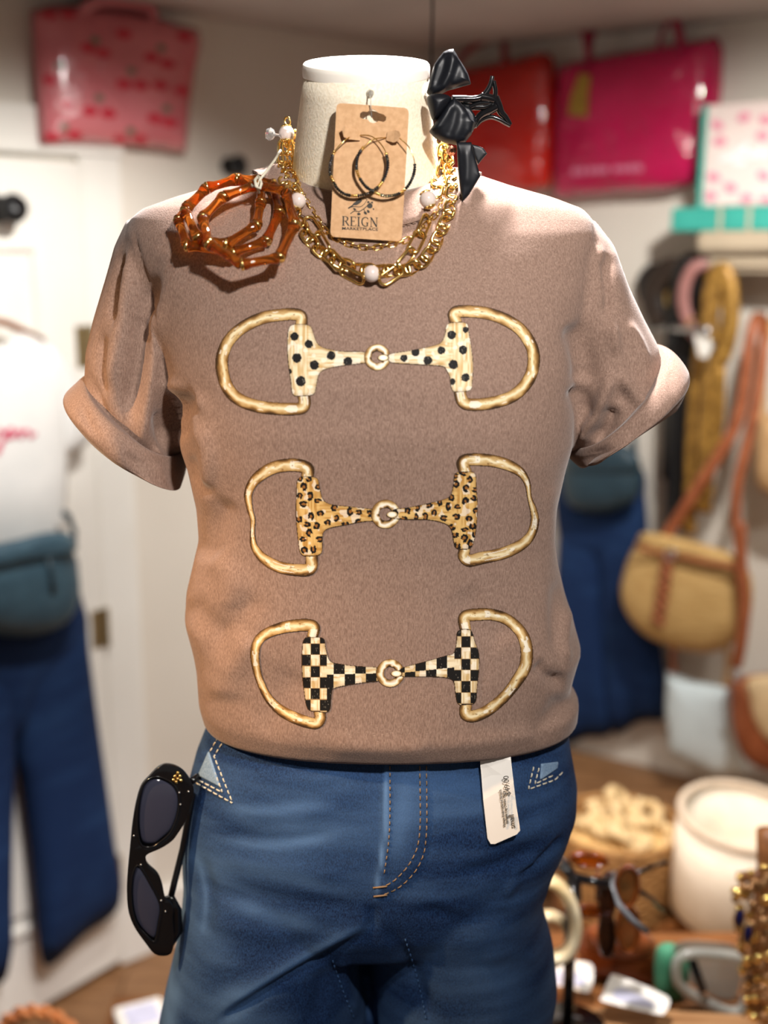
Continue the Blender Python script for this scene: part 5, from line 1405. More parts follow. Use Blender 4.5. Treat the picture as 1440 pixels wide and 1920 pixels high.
strapw('handle', [(1276, 96), (1274, 62), (1258, 20), (1240, -30), (1200, -80), (1090, -76)], 0.010, [.09, .08, .07, .05, .04, .03], M_HOTD, ht)
strapw('handle', [(1236, 92), (1240, 66), (1252, 40)], 0.005, [.08, .075, .07], M_HOTD, ht)
hook(1090, -74, 'black wall hook holding the hot pink tote')
hbv = obj_bvh(hb)
gt = [on(hbv, x, y, 0.004)[0] for x, y in ((1088, 140), (1108, 142), (1102, 220), (1068, 216), (1074, 180))]
obj('gold_tag', *slab(gt, -Vector(NR)*-1, 0.002), M_GOLDTAG, ht, smooth=False)
obj('tag_loop', *tube([on(hbv, 1100, 112, 0.004)[0], on(hbv, 1100, 128, 0.006)[0], on(hbv, 1096, 142, 0.006)[0]], 0.0025, 6), M_HOTD, ht)
M_PALEP = mk('pale_pink_print', srgb(216, 120, 152), 0.35, nscale=40)
dots_on('pale_mark', hbv, [(x, 322 - (x-1075)*0.06, 7, 8, 0.3*k) for k, x in enumerate((1078, 1092, 1108, 1122, 1134, 1156, 1170, 1184, 1198))], M_PALEP, hb)
M_SHELF = mk('taupe_shelf_paint', srgb(196, 178, 152), 0.6, nscale=5)
# wall shelf (along the right wall)
def along(px_, off, z): p = Ppl(px_, 450, CORNER, NR, off); return Vector((p.x, p.y, z))
s0 = wr(1306, 470, 0.17)
shl = empty('wall_shelf', Vector((s0.x, s0.y, wr(1330, 512, 0.17).z)), 'thick taupe wall shelf under the teal box, right edge', 'shelf')
zt, zb = wr(1330, 434, 0.17).z, wr(1330, 510, 0.17).z
ctr = Vector((s0.x, s0.y, (zt+zb)/2)) - NR*0.085 + UR*0.30
obj('shelf_board', *box(ctr+Vector((0, 0, (zt-zb)*0.25)), 0.60, 0.17, (zt-zb)*0.5, 0.006, frame_rot(UR)), M_SHELF, shl, smooth=False)
obj('shelf_moulding', *box(ctr+UR*0.012-NR*0.012-Vector((0, 0, (zt-zb)*0.25)), 0.60, 0.15, (zt-zb)*0.5, 0.012, frame_rot(UR)), M_SHELF, shl, smooth=False)
M_TURQ = mk('turquoise_box_card', srgb(66, 178, 162), 0.45, nscale=10)
M_CREAMP = mk('cream_cover_card', srgb(234, 220, 212), 0.4, col2=srgb(232, 212, 206), nscale=8)
M_PINKP = mk('pink_flower_print', srgb(238, 150, 172), 0.45, nscale=30)
M_WHITEP = mk('white_foil_print', srgb(246, 250, 250), 0.35, nscale=30)
b0 = wr(1258, 410, 0.165)
h1 = wr(1300, 388, 0.165).z - zt
tb_ = empty('turquoise_box', Vector((b0.x, b0.y, zt)), 'flat turquoise box lying on the wall shelf, right edge', 'box')
obj('box_lid', *box(Vector((b0.x, b0.y, zt+h1/2)) + UR*0.15 - NR*0.075, 0.30, 0.15, h1-0.002, 0.003, frame_rot(UR)), M_TURQ, tb_, smooth=False)
for k in (0.105, 0.165):
    obj('box_band', *box(Vector((b0.x, b0.y, zt+h1/2)) + UR*k - NR*0.0745, 0.008, 0.152, h1-0.001, 0.0005, frame_rot(UR)), M_SHELF, tb_, smooth=False)
b1 = wr(1306, 390, 0.14); zt2 = zt+h1
hh = wr(1330, 195, 0.14).z - zt2
gb = empty('gift_book', Vector((b1.x, b1.y, zt2)), 'upright cream book with pink flowers and turquoise spine on the shelf box', 'book')
gc = Vector((b1.x, b1.y, zt2+hh/2))
obj('spine', *box(gc+UR*0.006-NR*0.02, 0.012, 0.042, hh, 0.002, frame_rot(UR)), M_TURQ, gb, smooth=False)
cv = obj('cover', *box(gc+UR*0.096-NR*0.02, 0.168, 0.040, hh-0.004, 0.002, frame_rot(UR)), M_CREAMP, gb, smooth=False)
cbv = obj_bvh(cv)
dots_on('flower_print', cbv, [(x, y, 13, 9, r_) for x, y, r_ in ((1348, 205, .3), (1395, 220, -.4), (1436, 225, .2), (1345, 235, .6), (1350, 265, -.2), (1430, 255, .1), (1338, 332, .2), (1332, 368, 0), (1432, 330, .5), (1436, 375, .2), (1370, 352, .4), (1400, 372, -.3))], M_PINKP, cv)
dots_on('white_script', cbv, [(x, y, 14, 6, r_) for x, y, r_ in ((1362, 296, -.3), (1380, 288, -.9), (1395, 280, -1.1), (1405, 290, .2), (1420, 285, -.6), (1385, 304, 0), (1432, 290, -.3))], M_WHITEP, cv)

# belts over a steel arm
M_BLKL = mk('black_leather', srgb(28, 27, 28), 0.4, col2=srgb(18, 17, 18), nscale=40)
M_DKBR = mk('dark_brown_leather', srgb(58, 44, 34), 0.45, col2=srgb(40, 30, 24), nscale=40)
M_ROSE = mk('dusty_rose_leather', srgb(176, 122, 116), 0.5, nscale=40)
M_BRGOLD = mk('braided_gold_cord', srgb(196, 150, 72), 0.38, 0.35, col2=srgb(120, 84, 34), nscale=70, bump=0.8, bscale=110)
M_COGN = mk('cognac_leather', srgb(168, 96, 60), 0.45, col2=srgb(142, 76, 44), nscale=40)
M_TANL = mk('tan_leather', srgb(206, 168, 122), 0.5, col2=srgb(186, 146, 100), nscale=40)
am = MB(); a0_ = wr(1226, 616, 0.0); am.add(*tube([wr(1200, 614, 0.005), wr(1262, 616, 0.10), wr(1326, 620, 0.20)], 0.0075, 10))
am.add(*lathe([(0, 0), (0.011, 0.001), (0.011, 0.01), (0, 0.012)], wr(1326, 620, 0.20), NR, 12, False))
o = am.obj('belt_rail', M_STEEL); tag(o, 'steel rail from the right wall carrying belts', 'rail')
def belt(label, pts, offs, r, mat, flat=(1, 0.28), buckle=None):
    root = empty('belt', wr(pts[-1][0], pts[-1][1], offs[-1]), label, 'belt', 'belts hung on the display arm')
    strapw('belt_strap', pts, r, offs, mat, root, fl=flat)
    if buckle is not None:
        x, y, o_ = buckle; ring = [wr(x+dx, y+dy, o_) for dx, dy in soft([(-10, -12), (10, -12), (12, 0), (10, 12), (-10, 12), (-12, 0)], 3)]
        obj('buckle', *tube(ring, 0.003, 6, True), M_GOLD, root)
    return root
belt('coiled black belt furthest back on the arm', [(1215, 560), (1210, 530), (1224, 512), (1245, 520), (1252, 560), (1240, 600), (1222, 596)], [.03, .03, .03, .03, .03, .03, .03], 0.022, M_BLKL, (1, .3))
belt('dark brown leather belt looped beside the rose belt', [(1240, 610), (1222, 560), (1236, 520), (1262, 505), (1280, 530), (1284, 590), (1268, 640), (1262, 760), (1260, 900)], [.06]*9, 0.026, M_DKBR, (1, .3), (1262, 560, .09))
belt('black belt hanging straight below the arm', [(1266, 660), (1276, 560), (1290, 500), (1306, 510), (1298, 600), (1276, 680), (1272, 800), (1268, 990)], [.10, .10, .10, .09, .08, .09, .09, .09], 0.026, M_BLKL, (1, .3))
belt('dusty rose leather belt arched at the top of the arm', [(1330, 492), (1304, 500), (1287, 525), (1281, 560), (1286, 590), (1298, 618), (1308, 632)], [.13, .14, .14, .14, .14, .14, .14], 0.014, M_ROSE, (1, .4), (1304, 610, .15))
belt('wide braided gold belt looped at the outer end', [(1330, 640), (1332, 580), (1338, 530), (1352, 508), (1366, 530), (1370, 590), (1360, 650), (1338, 700), (1326, 780), (1318, 960)], [.17, .17, .17, .17, .17, .17, .17, .17, .16, .15], 0.020, M_BRGOLD, (1, .5))
belt('narrow braided gold belt hanging in front of the black belt', [(1318, 630), (1308, 700), (1300, 800), (1296, 900), (1292, 1000)], [.13, .13, .13, .13, .13], 0.016, M_BRGOLD, (1, .5))
belt('third braided gold belt hanging towards the brown straps', [(1348, 690), (1348, 760), (1342, 820), (1330, 880), (1326, 930)], [.18, .17, .16, .16, .16], 0.014, M_BRGOLD, (1, .5))
bt_ = MB(); bt_.add(*slab([wr(x, y, 0.20) for x, y in ((1302, 628), (1328, 622), (1336, 650), (1326, 672), (1310, 668))], NR, 0.001))
o = bt_.obj('belt_price_tag', M_WHITE, smooth=False); tag(o, 'small white tag tied to the rose belt', 'tag')

# straw handbag and neighbours
M_BAGSTRAW = mk('woven_tan_straw', srgb(214, 178, 116), 0.7, col2=srgb(188, 148, 88), nscale=30, stretch=(1, 1, 9), bump=0.5, bscale=60)
hbag = empty('straw_handbag', wr(1290, 1225, 0.15), 'rounded tan straw handbag with cognac leather trim and braided tassel', 'bag')
fixn(obj('bag_body', *pillow([wr(x, y, 0.17) for x, y in soft([(1204, 1004), (1250, 1008), (1310, 1024), (1370, 1046), (1402, 1066), (1412, 1110), (1402, 1175), (1372, 1208), (1330, 1224), (1270, 1216), (1212, 1192), (1176, 1152), (1164, 1108), (1174, 1058), (1190, 1024)])], NR, 0.050, 0.050, 9, 100, 2.6), M_BAGSTRAW, hbag))
fixn(obj('flap', *pillow([wr(x, y, 0.205) for x, y in soft([(1202, 1000), (1250, 1004), (1320, 1022), (1396, 1050), (1386, 1064), (1330, 1052), (1270, 1040), (1206, 1028)])], NR, 0.020, 0.03, 6, 70, 2.6), M_BAGSTRAW, hbag))
strapw('flap_piping', [(1200, 1024), (1206, 1030), (1270, 1043), (1330, 1055), (1388, 1066)], 0.005, 0.228, M_COGN, hbag, fl=(1, 1))
ts = MB()
for k in range(7):
    x, y = 1252-k*3, 1046+k*19
    ts.add(*sphere(wr(x-4, y, 0.232), 0.0095, 10, 7)); ts.add(*sphere(wr(x+5, y+8, 0.232), 0.0095, 10, 7))
ts.obj('braided_tassel', M_COGN, hbag)
obj('grommet', *tube([wr(1257+9*math.cos(a), 1040+9*math.sin(a), 0.238) for a in [2*math.pi*k/12 for k in range(12)]], 0.003, 6, True), M_STEEL, hbag)
strapw('shoulder_strap', [(1248, 1006), (1275, 965), (1310, 910), (1350, 850), (1382, 790), (1396, 720), (1404, 650), (1416, 600), (1428, 590)], 0.013, [.19, .19, .19, .19, .18, .17, .16, .14, .10], M_COGN, hbag)
strapw('shoulder_strap', [(1392, 1060), (1384, 1020), (1380, 960), (1384, 900), (1404, 820), (1424, 720), (1432, 640), (1430, 594)], 0.011, [.21, .21, .2, .2, .19, .17, .15, .10], M_COGN, hbag)
strapw('side_strap', [(1388, 980), (1390, 1060), (1396, 1130), (1390, 1200), (1380, 1250)], 0.013, [.235, .235, .235, .23, .22], M_COGN, hbag)
hook(1430, 598, 'black wall hook holding the straw handbag straps')
tb2 = empty('tan_woven_bag', wr(1450, 930, 0.10), 'tan woven bag cut by the right edge above the straw handbag', 'bag')
fixn(obj('bag_body', *pillow([wr(x, y, 0.14) for x, y in soft([(1424, 790), (1470, 770), (1520, 790), (1520, 910), (1470, 935), (1422, 915), (1414, 850)])], NR, 0.03, 0.04, 7, 60, 2.6), M_TANL, tb2))
strapw('shoulder_strap', [(1430, 800), (1428, 720), (1436, 640), (1446, 600)], 0.011, [.15, .14, .12, .06], M_TANL, tb2)
M_ICE = mk('pale_blue_canvas', srgb(222, 236, 240), 0.8, nscale=6)
ib = empty('pale_blue_tote', wr(1320, 1455, 0.12), 'pale blue canvas tote under the straw handbag', 'bag')
fixn(obj('bag_body', *pillow([wr(x, y, 0.13) for x, y in [(1250, 1258), (1300, 1276), (1370, 1290), (1384, 1340), (1398, 1420), (1404, 1452), (1350, 1456), (1296, 1432), (1256, 1412), (1247, 1330)]], NR, 0.03, 0.05, 8, 80, 3.0), M_ICE, ib))
strapw('handle', [(1264, 1262), (1262, 1230), (1266, 1200), (1280, 1180)], 0.008, [.13, .12, .1, .08], M_COGN, ib)
strapw('handle', [(1360, 1288), (1366, 1250), (1362, 1215), (1350, 1190)], 0.008, [.13, .12, .1, .08], M_TANL, ib)
sbg = empty('two_tone_saddle_bag', wr(1430, 1440, 0.2), 'cognac leather saddle bag with cream front, cut by the right edge', 'bag')
fixn(obj('bag_body', *pillow([wr(x, y, 0.20) for x, y in soft([(1370, 1275), (1400, 1266), (1470, 1262), (1540, 1280), (1545, 1370), (1500, 1440), (1440, 1446), (1395, 1420), (1374, 1370), (1368, 1320)])], NR, 0.035, 0.05, 8, 80, 2.8), M_COGN, sbg))
fixn(obj('cream_front', *pillow([wr(x, y, 0.23) for x, y in soft([(1402, 1272), (1470, 1266), (1520, 1290), (1520, 1360), (1480, 1400), (1440, 1392), (1412, 1350), (1404, 1310)])], NR, 0.018, 0.02, 6, 60, 2.8), mk('cream_leather', srgb(236, 206, 160), 0.5, nscale=20), sbg))
obj('ring', *tube([wr(1382+9*math.cos(a), 1268+9*math.sin(a), 0.245) for a in [2*math.pi*k/12 for k in range(12)]], 0.003, 6, True), M_STEEL, sbg)
# second outfit on the right wall
pr_ = pants('dark_jeans', 'dark blue jeans hanging on the wall just right of the brown shirt', wr,
      [soft([(1060, 930), (1120, 920), (1140, 1100), (1150, 1300), (1148, 1372), (1100, 1382), (1050, 1384), (1040, 1200), (1046, 1050)]),
       soft([(1120, 920), (1200, 905), (1216, 1000), (1232, 1140), (1246, 1250), (1252, 1342), (1200, 1352), (1146, 1368), (1130, 1200), (1124, 1050)])],
      soft([(1050, 880), (1196, 870), (1206, 960), (1180, 1040), (1120, 1060), (1056, 1040)]), NR, 0.05)
b2 = empty('crossbody_bag', wr(1130, 960, 0.10), 'slate teal bag hanging above the dark jeans right of the shirt', 'bag')
fixn(obj('bag_body', *pillow([wr(x, y, 0.13) for x, y in soft([(1062, 850), (1110, 836), (1170, 838), (1198, 862), (1204, 905), (1186, 942), (1130, 962), (1072, 950), (1054, 905)])], NR, 0.04, 0.04, 8, 80, 2.6), M_TEALD, b2))
fixn(obj('flap', *pillow([wr(x, y, 0.155) for x, y in soft([(1062, 848), (1110, 832), (1172, 834), (1200, 862), (1190, 884), (1130, 892), (1068, 886)])], NR, 0.022, 0.02, 6, 70, 2.6), M_TEALD, b2))
strapw('strap', [(1070, 850), (1080, 760), (1100, 690), (1140, 660)], 0.008, [.13, .12, .1, .05], M_TEALD, b2)
strapw('strap', [(1190, 850), (1180, 760), (1160, 690), (1140, 660)], 0.008, [.13, .12, .1, .05], M_TEALD, b2)
# wooden bench along the right wall
zbn = 0.36
bc = wr(1150, 1420, 0.0)
ben = empty('wall_bench', (bc.x, bc.y, 0.0), 'long low brown wooden bench along the right wall', 'bench')
cb = Vector((CORNER.x, CORNER.y, 0)) + UR*0.95 + NR*0.20
for k in range(4):
    obj('seat_board', *box(cb + NR*(-0.15+0.095*k) + Vector((0, 0, zbn-0.012)), 1.9, 0.092, 0.024, 0.002, frame_rot(UR)), M_FLOOR, ben, smooth=False)
for s_ in (-0.9, 0.0, 0.9):
    obj('leg', *box(cb + UR*s_ + Vector((0, 0, (zbn-0.024)/2)), 0.05, 0.30, zbn-0.024, 0.002, frame_rot(UR)), M_WOODD, ben, smooth=False)
# ---------------------------------------------------------------- right foreground: baskets, display table with accessories
gx_ = P(1168, 1560, 1.02)
bz0 = P(1168, 1762, 0.93).z
crate('wooden_riser', 'wooden crate riser under the straw basket behind the table', gx_.x, 1.08, 0.20, 0.22, bz0-0.012, M_WOODD)
sbk = empty('straw_basket', (gx_.x, 1.06, bz0), 'brown straw basket filled with cream ruffled scrunchies', 'basket')
woven((gx_.x, 1.06, bz0+0.001), 0.10, 0.118, gx_.z-bz0, 18, 44).obj('basket_body', mk('brown_straw', srgb(170, 126, 74), 0.7, col2=srgb(126, 88, 46), nscale=60, bump=0.5), sbk)
obj('basket_bottom', *lathe([(0.10, 0.002), (0.10, 0.012)], (gx_.x, 1.06, bz0), n=32), M_STRAW, sbk)
obj('basket_filling', *lathe([(0.10, 0.0), (0.11, gx_.z-bz0-0.03), (0.06, gx_.z-bz0-0.015), (0.0, gx_.z-bz0-0.01)], (gx_.x, 1.06, bz0+0.002), n=24, cap=False), M_STRAW, sbk)
M_RUF = mk('cream_ruffle_cloth', srgb(214, 190, 146), 0.85, col2=srgb(184, 154, 106), nscale=40, bump=0.4)
rs = random.Random(5)
SCR = (((1130, 1520, 1.12), 'at the back left of the pile'), ((1160, 1500, 1.14), 'topmost of the pile'), ((1172, 1530, 1.08), 'in the middle just under the topmost one'), ((1200, 1545, 1.06), 'in the middle of the right half'),
       ((1215, 1525, 1.10), 'at the back right of the pile'), ((1236, 1570, 1.04), 'furthest right by the basket rim'), ((1140, 1552, 1.02), 'at the front left of the pile'), ((1190, 1575, 1.0), 'lowest at the front right'), ((1105, 1540, 1.06), 'furthest left beside the jeans'), ((1165, 1565, 1.0), 'at the front centre of the pile'))
for k, ((x, y, Y), where) in enumerate(SCR):
    c = P(x, y, Y); pts = []
    tl_ = Matrix.Rotation(rs.uniform(-0.6, 0.6), 3, 'X') @ Matrix.Rotation(rs.uniform(-0.6, 0.6), 3, 'Y')
    rr = []
    for j in range(36):
        a = 2*math.pi*j/36; R_ = 0.022+0.003*math.sin(7*a)
        pts.append(c + tl_ @ Vector((R_*math.cos(a), R_*math.sin(a), 0.004*math.sin(9*a)))); rr.append(0.010+0.003*math.sin(11*a+k))
    o = obj('scrunchie', *tube(pts, rr, 8, True), M_RUF); tag(o, 'cream scrunchie in the straw basket, ' + where, 'scrunchie', 'cream scrunchies in the straw basket')
# cream bucket tote
M_CREAMC = mk('cream_canvas', srgb(238, 230, 214), 0.85, col2=srgb(230, 220, 202), nscale=30, bump=0.2, bscale=200)
M_RIMC = mk('beige_rope_rim', srgb(208, 190, 168), 0.8, nscale=60)
bp_ = P(1392, 1530, 0.95); bl_ = P(1370, 1752, 0.90)
axb = Vector((0.05, -0.12, 1)).normalized()
hbk = (bp_.z-bl_.z)
buc = empty('canvas_bucket_bag', (bp_.x, 0.92, bl_.z), 'cream canvas bucket bag with beige rim, right edge above the table', 'bag')
obj('bag_body', *lathe([(0.0, 0.0), (0.095, 0.0), (0.104, 0.01), (0.112, hbk*0.5), (0.112, hbk), (0.106, hbk), (0.104, hbk*0.5), (0.094, 0.012), (0.0, 0.012)], Vector((bp_.x, 0.95, bp_.z))-axb*hbk, axb, 40, False), M_CREAMC, buc)
uu = axb.orthogonal().normalized(); ww = axb.cross(uu)
obj('rim', *tube([Vector((bp_.x, 0.95, bp_.z))+(uu*math.cos(2*math.pi*k/40)+ww*math.sin(2*math.pi*k/40))*0.109 for k in range(40)], 0.0075, 8, True), M_RIMC, buc)
stz = (Vector((bp_.x, 0.95, bp_.z))-axb*hbk).z
crate('tall_crate', 'tall wooden crate under the cream bucket bag', bp_.x-axb.x*hbk, 0.95-axb.y*hbk, 0.17, 0.17, stz-0.024, M_WOODD, 0.0, 6)

# display table
TZ = 0.60
tx0 = 0.21
tab = empty('display_table', (0.62, 0.46, 0.0), 'walnut display table with accessories, bottom right', 'table')
for k in range(4):
    obj('top_plank', *box((0.64, 0.27+0.095*k, TZ-0.0125), 0.86, 0.093, 0.025, 0.002), M_WOODD, tab, smooth=False)
for sx in (-1, 1):
    for sy in (-1, 1):
        obj('leg', *box((0.64+sx*0.39, 0.41+sy*0.15, (TZ-0.025)/2), 0.045, 0.045, TZ-0.025, 0.003), M_WOODD, tab, smooth=False)
ob = P(1170, 1888, 0.34)
o = obj('oak_riser', *box((0.44, 0.31, TZ+0.012), 0.40, 0.13, 0.023, 0.003, Matrix.Rotation(-0.10, 3, 'Z')), M_WOOD, smooth=False)
tag(o, 'light oak board lying at the front of the display table', 'board')
# black stand
def tz(px_, py_, z=TZ): return Pz(px_, py_, z)
sp_ = P(1068, 1800, 0.34)
std = empty('accessory_stand', (sp_.x, 0.34, TZ+0.0238), 'slim black metal stand holding eyewear beside the jeans', 'stand')
topz = P(1070, 1640, 0.34).z
obj('post', *lathe([(0.0075, 0.0), (0.0075, topz-TZ-0.0278)], (sp_.x, 0.34, TZ+0.0278), n=14), M_BLACK, std)
obj('base', *lathe([(0.05, 0.0), (0.05, 0.004), (0.01, 0.008)], (sp_.x, 0.34, TZ+0.0238), n=28), M_BLACK, std)
obj('arm', *tube([P(1052, 1622, 0.34), P(1068, 1642, 0.34), P(1110, 1652, 0.34), P(1180, 1662, 0.34)], 0.006, 10), M_BLACK, std)
M_IVORY = mk('ivory_resin', srgb(238, 226, 196), 0.18, col2=srgb(196, 168, 112), nscale=14, coat=0.4)
def ring_px(cx, cy, rx, ry, Y, tube_r, rot=0.0, n=40, tiltY=0.0):
    out = []
    for k in range(n):
        a = 2*math.pi*k/n; x = rx*math.cos(a); y = ry*math.sin(a)
        out.append(P(cx+x*math.cos(rot)-y*math.sin(rot), cy+x*math.sin(rot)+y*math.cos(rot), Y+tiltY*math.cos(a)))
    return tube(out, tube_r, 10, True, (0.7, 1.2), (0, -1, 0))
o = obj('ivory_bangle', *ring_px(1030, 1722, 48, 74, 0.31, 0.0115, -0.25), M_IVORY); tag(o, 'large ivory and honey bangle hanging beside the black post', 'bangle')
o = obj('ivory_bangle', *ring_px(1032, 1760, 34, 44, 0.36, 0.009, -0.1), M_IVORY); tag(o, 'smaller ivory bangle behind the large one', 'bangle')
M_TORT = mk('tortoise_acetate', srgb(150, 76, 26), 0.1, col2=srgb(60, 28, 12), nscale=30, trans=0.25)
M_TORTD = mk('dark_tortoise_acetate', srgb(62, 30, 16), 0.1, col2=srgb(30, 14, 8), nscale=30)
M_GREYP = mk('grey_temple_plastic', srgb(110, 112, 116), 0.25, nscale=30)
def eyewear(label, lenses, bridge, temples, mat, lensmat, tmat, Y):
    r = empty('eyeglasses', P(lenses[0][0], lenses[0][1], Y), label, 'eyeglasses', 'eyewear on the black stand')
    for cx, cy, rx, ry, rot in lenses:
        rim = obj('rim', *ring_px(cx, cy, rx, ry, Y, 0.0042, rot), mat, r)
        pts = []
        for k in range(30):
            a = 2*math.pi*k/30; x = rx*0.96*math.cos(a); y = ry*0.96*math.sin(a)
            pts.append(P(cx+x*math.cos(rot)-y*math.sin(rot), cy+x*math.sin(rot)+y*math.cos(rot), Y))
        fixn(obj('lens', *pillow(pts, (0, -1, 0), 0.0015, 0.0005, 4, 30), lensmat, rim))
    obj('bridge', *tube([P(x, y, Y-0.003) for x, y in bridge], 0.003, 8), mat, r)
    for t in temples:
        obj('temple', *tube([P(x, y, Yy) for x, y, Yy in t], 0.0036, 8, False, (1, 0.6), (0, -1, 0)), tmat, r)
    return r
M_AMBL = mk('amber_lens', srgb(206, 110, 24), 0.08, trans=0.6, nscale=20)
M_BRL = mk('brown_lens', srgb(60, 36, 24), 0.08, trans=0.3, nscale=20)
M_CLRL = mk('pale_brown_lens', srgb(170, 120, 70), 0.08, trans=0.6, nscale=20)
eyewear('amber tortoise eyeglasses hanging upright on the black stand with grey temples', [(1176, 1662, 20, 38, 0.08), (1178, 1742, 20, 42, 0.02)], [(1170, 1696), (1170, 1704)], [[(1152, 1636, 0.30), (1148, 1660, 0.26), (1160, 1695, 0.24), (1185, 1725, 0.23), (1214, 1748, 0.23)]], M_TORT, M_CLRL, M_GREYP, 0.32)
eyewear('dark brown eyeglasses behind the tortoise pair on the black stand', [(1140, 1680, 14, 44, 0.05), (1138, 1752, 14, 40, 0.0)], [(1136, 1710), (1136, 1716)], [[(1190, 1640, 0.36), (1220, 1626, 0.38), (1250, 1616, 0.40)], [(1200, 1672, 0.36), (1222, 1686, 0.38), (1246, 1708, 0.40)]], M_TORTD, M_BRL, M_BLACK, 0.36)
eyewear('flat amber sunglasses lying across the top of the black stand', [(1104, 1612, 34, 12, 0.1), (1106, 1708, 30, 10, 0.1)], [(1120, 1630), (1120, 1690)], [[(1040, 1600, 0.38), (1062, 1618, 0.37), (1085, 1650, 0.36), (1086, 1690, 0.36)]], M_TORT, M_AMBL, M_BLACK, 0.37)
# leather pouch, label holders, green pouch, clear tray
M_COPL = mk('copper_brown_leather', srgb(136, 74, 38), 0.28, col2=srgb(100, 48, 22), nscale=12, bump=0.5, bscale=30)
pc = empty('leather_pouch', P(1165, 1832, 0.46), 'glossy copper brown leather pouch behind the price labels', 'pouch')
fixn(obj('pouch_body', *pillow([P(x, y, 0.49) for x, y in soft([(1092, 1752), (1130, 1730), (1180, 1738), (1224, 1760), (1236, 1810), (1226, 1846), (1160, 1840), (1100, 1822), (1084, 1790)])], (0, -1, 0.3), 0.035, 0.03, 8, 70, 2.4), M_COPL, pc))
fixn(obj('pouch_flap', *pillow([P(x, y, 0.465) for x, y in soft([(1096, 1746), (1135, 1726), (1190, 1738), (1226, 1762), (1222, 1790), (1170, 1800), (1110, 1782)])], (0, -1, 0.3), 0.022, 0.02, 6, 60, 2.4), M_COPL, pc))
def label_holder(label, poly, inner, Y0, lift):
    r = empty('price_label', P(poly[0][0], poly[0][1], Y0), label, 'price label', 'white price labels on the table')
    fn = lambda x, y: P(x, y, Y0 - (y-poly[0][1])*0.0006)
    nn_ = Vector((0, -1, 0.25)).normalized()
    fixn(obj('label_plate', *slab([fn(x, y) for x, y in poly], nn_, 0.006), M_WHITE, r, smooth=False))
    fixn(obj('label_card', *slab([fn(x, y)+nn_*0.0062 for x, y in inner], nn_, 0.0008), M_LAV, r, smooth=False))
label_holder('white price label partly behind the black post', soft([(1030, 1806), (1050, 1800), (1100, 1804), (1112, 1816), (1106, 1854), (1090, 1856), (1050, 1846), (1020, 1842)], 3), soft([(1034, 1818), (1090, 1822), (1088, 1846), (1030, 1838)], 3), 0.44, 0)
label_holder('tilted white price label at the right of the black post', soft([(1128, 1868), (1142, 1836), (1156, 1828), (1240, 1862), (1254, 1876), (1244, 1896), (1228, 1898), (1134, 1876)], 3), soft([(1150, 1868), (1162, 1848), (1216, 1872), (1220, 1886)], 3), 0.36, 0)
M_GREEN = mk('jade_fabric', srgb(84, 160, 122), 0.7, col2=srgb(60, 130, 98), nscale=20, bump=0.4)
o = fixn(obj('green_pouch', *pillow([P(x, y, 0.44) for x, y in soft([(1232, 1776), (1262, 1768), (1292, 1790), (1290, 1840), (1272, 1876), (1234, 1872), (1226, 1830)])], (0, -1, 0.3), 0.022, 0.02, 8, 60, 2.2), M_GREEN))
tag(o, 'jade green fabric pouch between the labels and the clear tray', 'pouch')
M_ACR = mk('frosted_acrylic', srgb(206, 206, 196), 0.2, trans=0.55, nscale=10)
tr_ = empty('acrylic_tray', P(1330, 1890, 0.42), 'clear acrylic tray with rounded pale rim on the table', 'tray')
rimp = soft([(1272, 1800), (1296, 1788), (1350, 1790), (1392, 1800), (1402, 1840), (1392, 1890), (1362, 1896), (1310, 1872), (1276, 1848), (1268, 1826)], 4)
obj('rim', *tube([P(x, y, 0.40) for x, y in rimp], 0.0075, 8, True), M_ACR, tr_)
fixn(obj('tray_body', *slab([P(x, y, 0.40)+Vector((0, 0.03, 0.0)) for x, y in rimp], (0, -1, 0.4), 0.003), M_ACR, tr_, smooth=False))
o = obj('hair_pick', *tube([P(1298, 1800, 0.405), P(1308, 1830, 0.40), P(1318, 1858, 0.395)], 0.006, 8), M_BLACK); tag(o, 'black hair pick lying in the clear tray', 'hair pick')
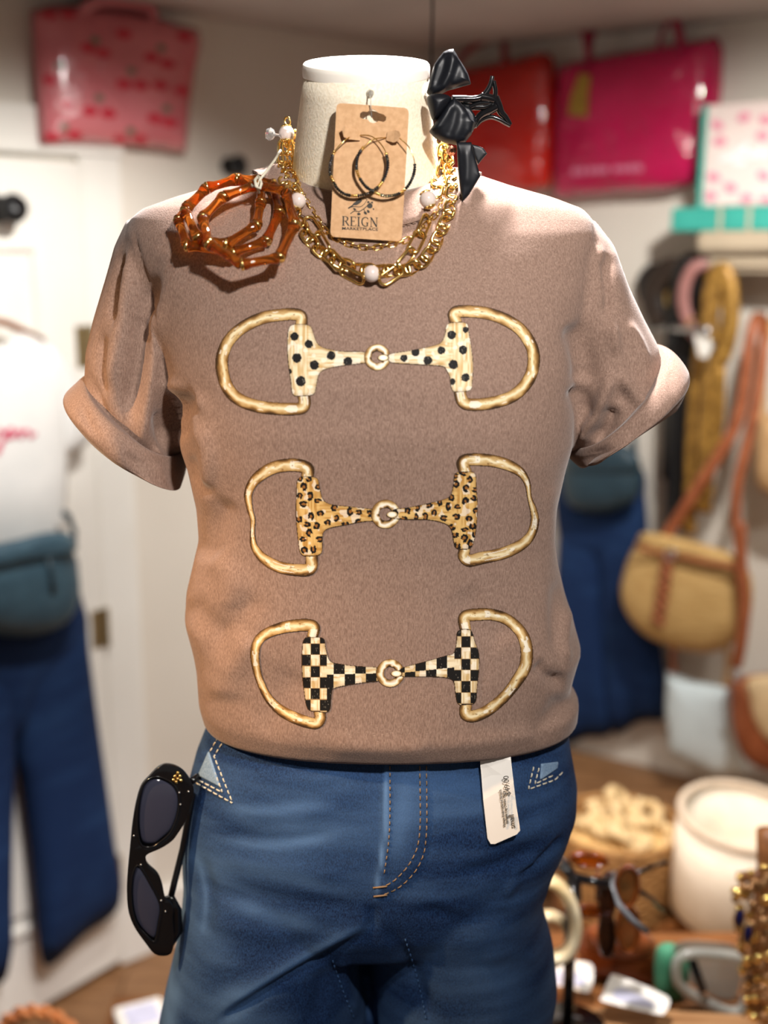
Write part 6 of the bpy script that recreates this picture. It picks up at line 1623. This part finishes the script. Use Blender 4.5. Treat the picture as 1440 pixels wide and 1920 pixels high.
# beaded jewellery rack at the right edge
M_BRZ = mk('bronze_bead', (0.42, 0.24, 0.10, 1), 0.22, 0.7, col2=(0.24, 0.12, 0.05, 1), nscale=60)
M_NAVY = mk('navy_cabochon', srgb(16, 18, 60), 0.1, nscale=20)
rk = empty('jewellery_rack', P(1425, 1930, 0.36), 'brown wooden jewellery rack at the bottom right corner', 'rack')
obj('rack_post', *lathe([(0.018, 0), (0.014, 0.02), (0.016, 0.12), (0.013, 0.22), (0.017, 0.27), (0.0, 0.275)], Vector((P(1428, 1760, 0.40).x, 0.40, TZ)), n=18), M_WOODD, rk)
obj('rack_bar', *tube([P(1384, 1646, 0.40), P(1430, 1640, 0.40), P(1500, 1640, 0.40)], 0.008, 10), M_WOODD, rk)
bs = sphere((0, 0, 0), 0.0056, 12, 8)
me_g = mesh_data('bead', bs[0], bs[1], M_GOLD); me_b = mesh_data('bead', bs[0], bs[1], M_BRZ)
strings = [('gold and bronze bead strand nearest the clear tray on the rack', [(1388, 1650), (1384, 1700), (1390, 1760), (1398, 1820), (1402, 1880), (1398, 1930)], 0.37, 2),
           ('mixed bronze bead strand in the middle of the rack', [(1410, 1640), (1408, 1700), (1414, 1770), (1418, 1850), (1416, 1930)], 0.36, 3),
           ('bronze and gold bead strand at the very right edge of the rack', [(1434, 1630), (1432, 1700), (1436, 1780), (1434, 1860), (1438, 1930)], 0.35, 4)]
for lab, pts, Y, md in strings:
    r = empty('bead_strand', P(pts[-1][0], pts[-1][1], Y), lab, 'necklace', 'bead strands on the rack')
    c = resample([tuple(P(x, y, Y)) for x, y in catmull(pts, 6)], 24)
    for k, q in enumerate(c):
        o = bpy.data.objects.new('bead', me_g if k % md == 0 else me_b); put(o, r, Vector(q)+Vector((0.003*math.sin(k*1.7), 0.004*math.cos(k*2.3), 0)))
        s_ = 0.85+0.5*((k*7) % 5)/5; o.scale = (s_, s_, s_*1.05)
    obj('cord', *tube([Vector(q) for q in c], 0.0012, 6), M_BRZ, r)
for (x, y, lb) in ((1386, 1722, 'upper navy blue oval pendant on the bead rack'), (1402, 1752, 'lower navy blue oval pendant on the bead rack')):
    r = empty('oval_pendant', P(x, y, 0.345), lb, 'pendant')
    fixn(obj('stone', *pillow([P(x+8*math.cos(a)-3*math.sin(a), y+18*math.sin(a)+2*math.cos(a), 0.35) for a in [2*math.pi*k/24 for k in range(24)]], (0, -1, 0), 0.006, 0.002, 6, 24, 2.0), M_NAVY, r))
    obj('bezel', *tube([P(x+9*math.cos(a)-3*math.sin(a), y+19.5*math.sin(a)+2*math.cos(a), 0.35) for a in [2*math.pi*k/24 for k in range(24)]], 0.0014, 6, True), M_GOLD, r)
gbar = obj('gold_bar_pin', *tube([P(1372, 1668, 0.36), P(1386, 1674, 0.355), P(1400, 1684, 0.355)], 0.005, 8), M_GOLD); tag(gbar, 'gold bar pin sticking out left of the bead rack', 'pin')
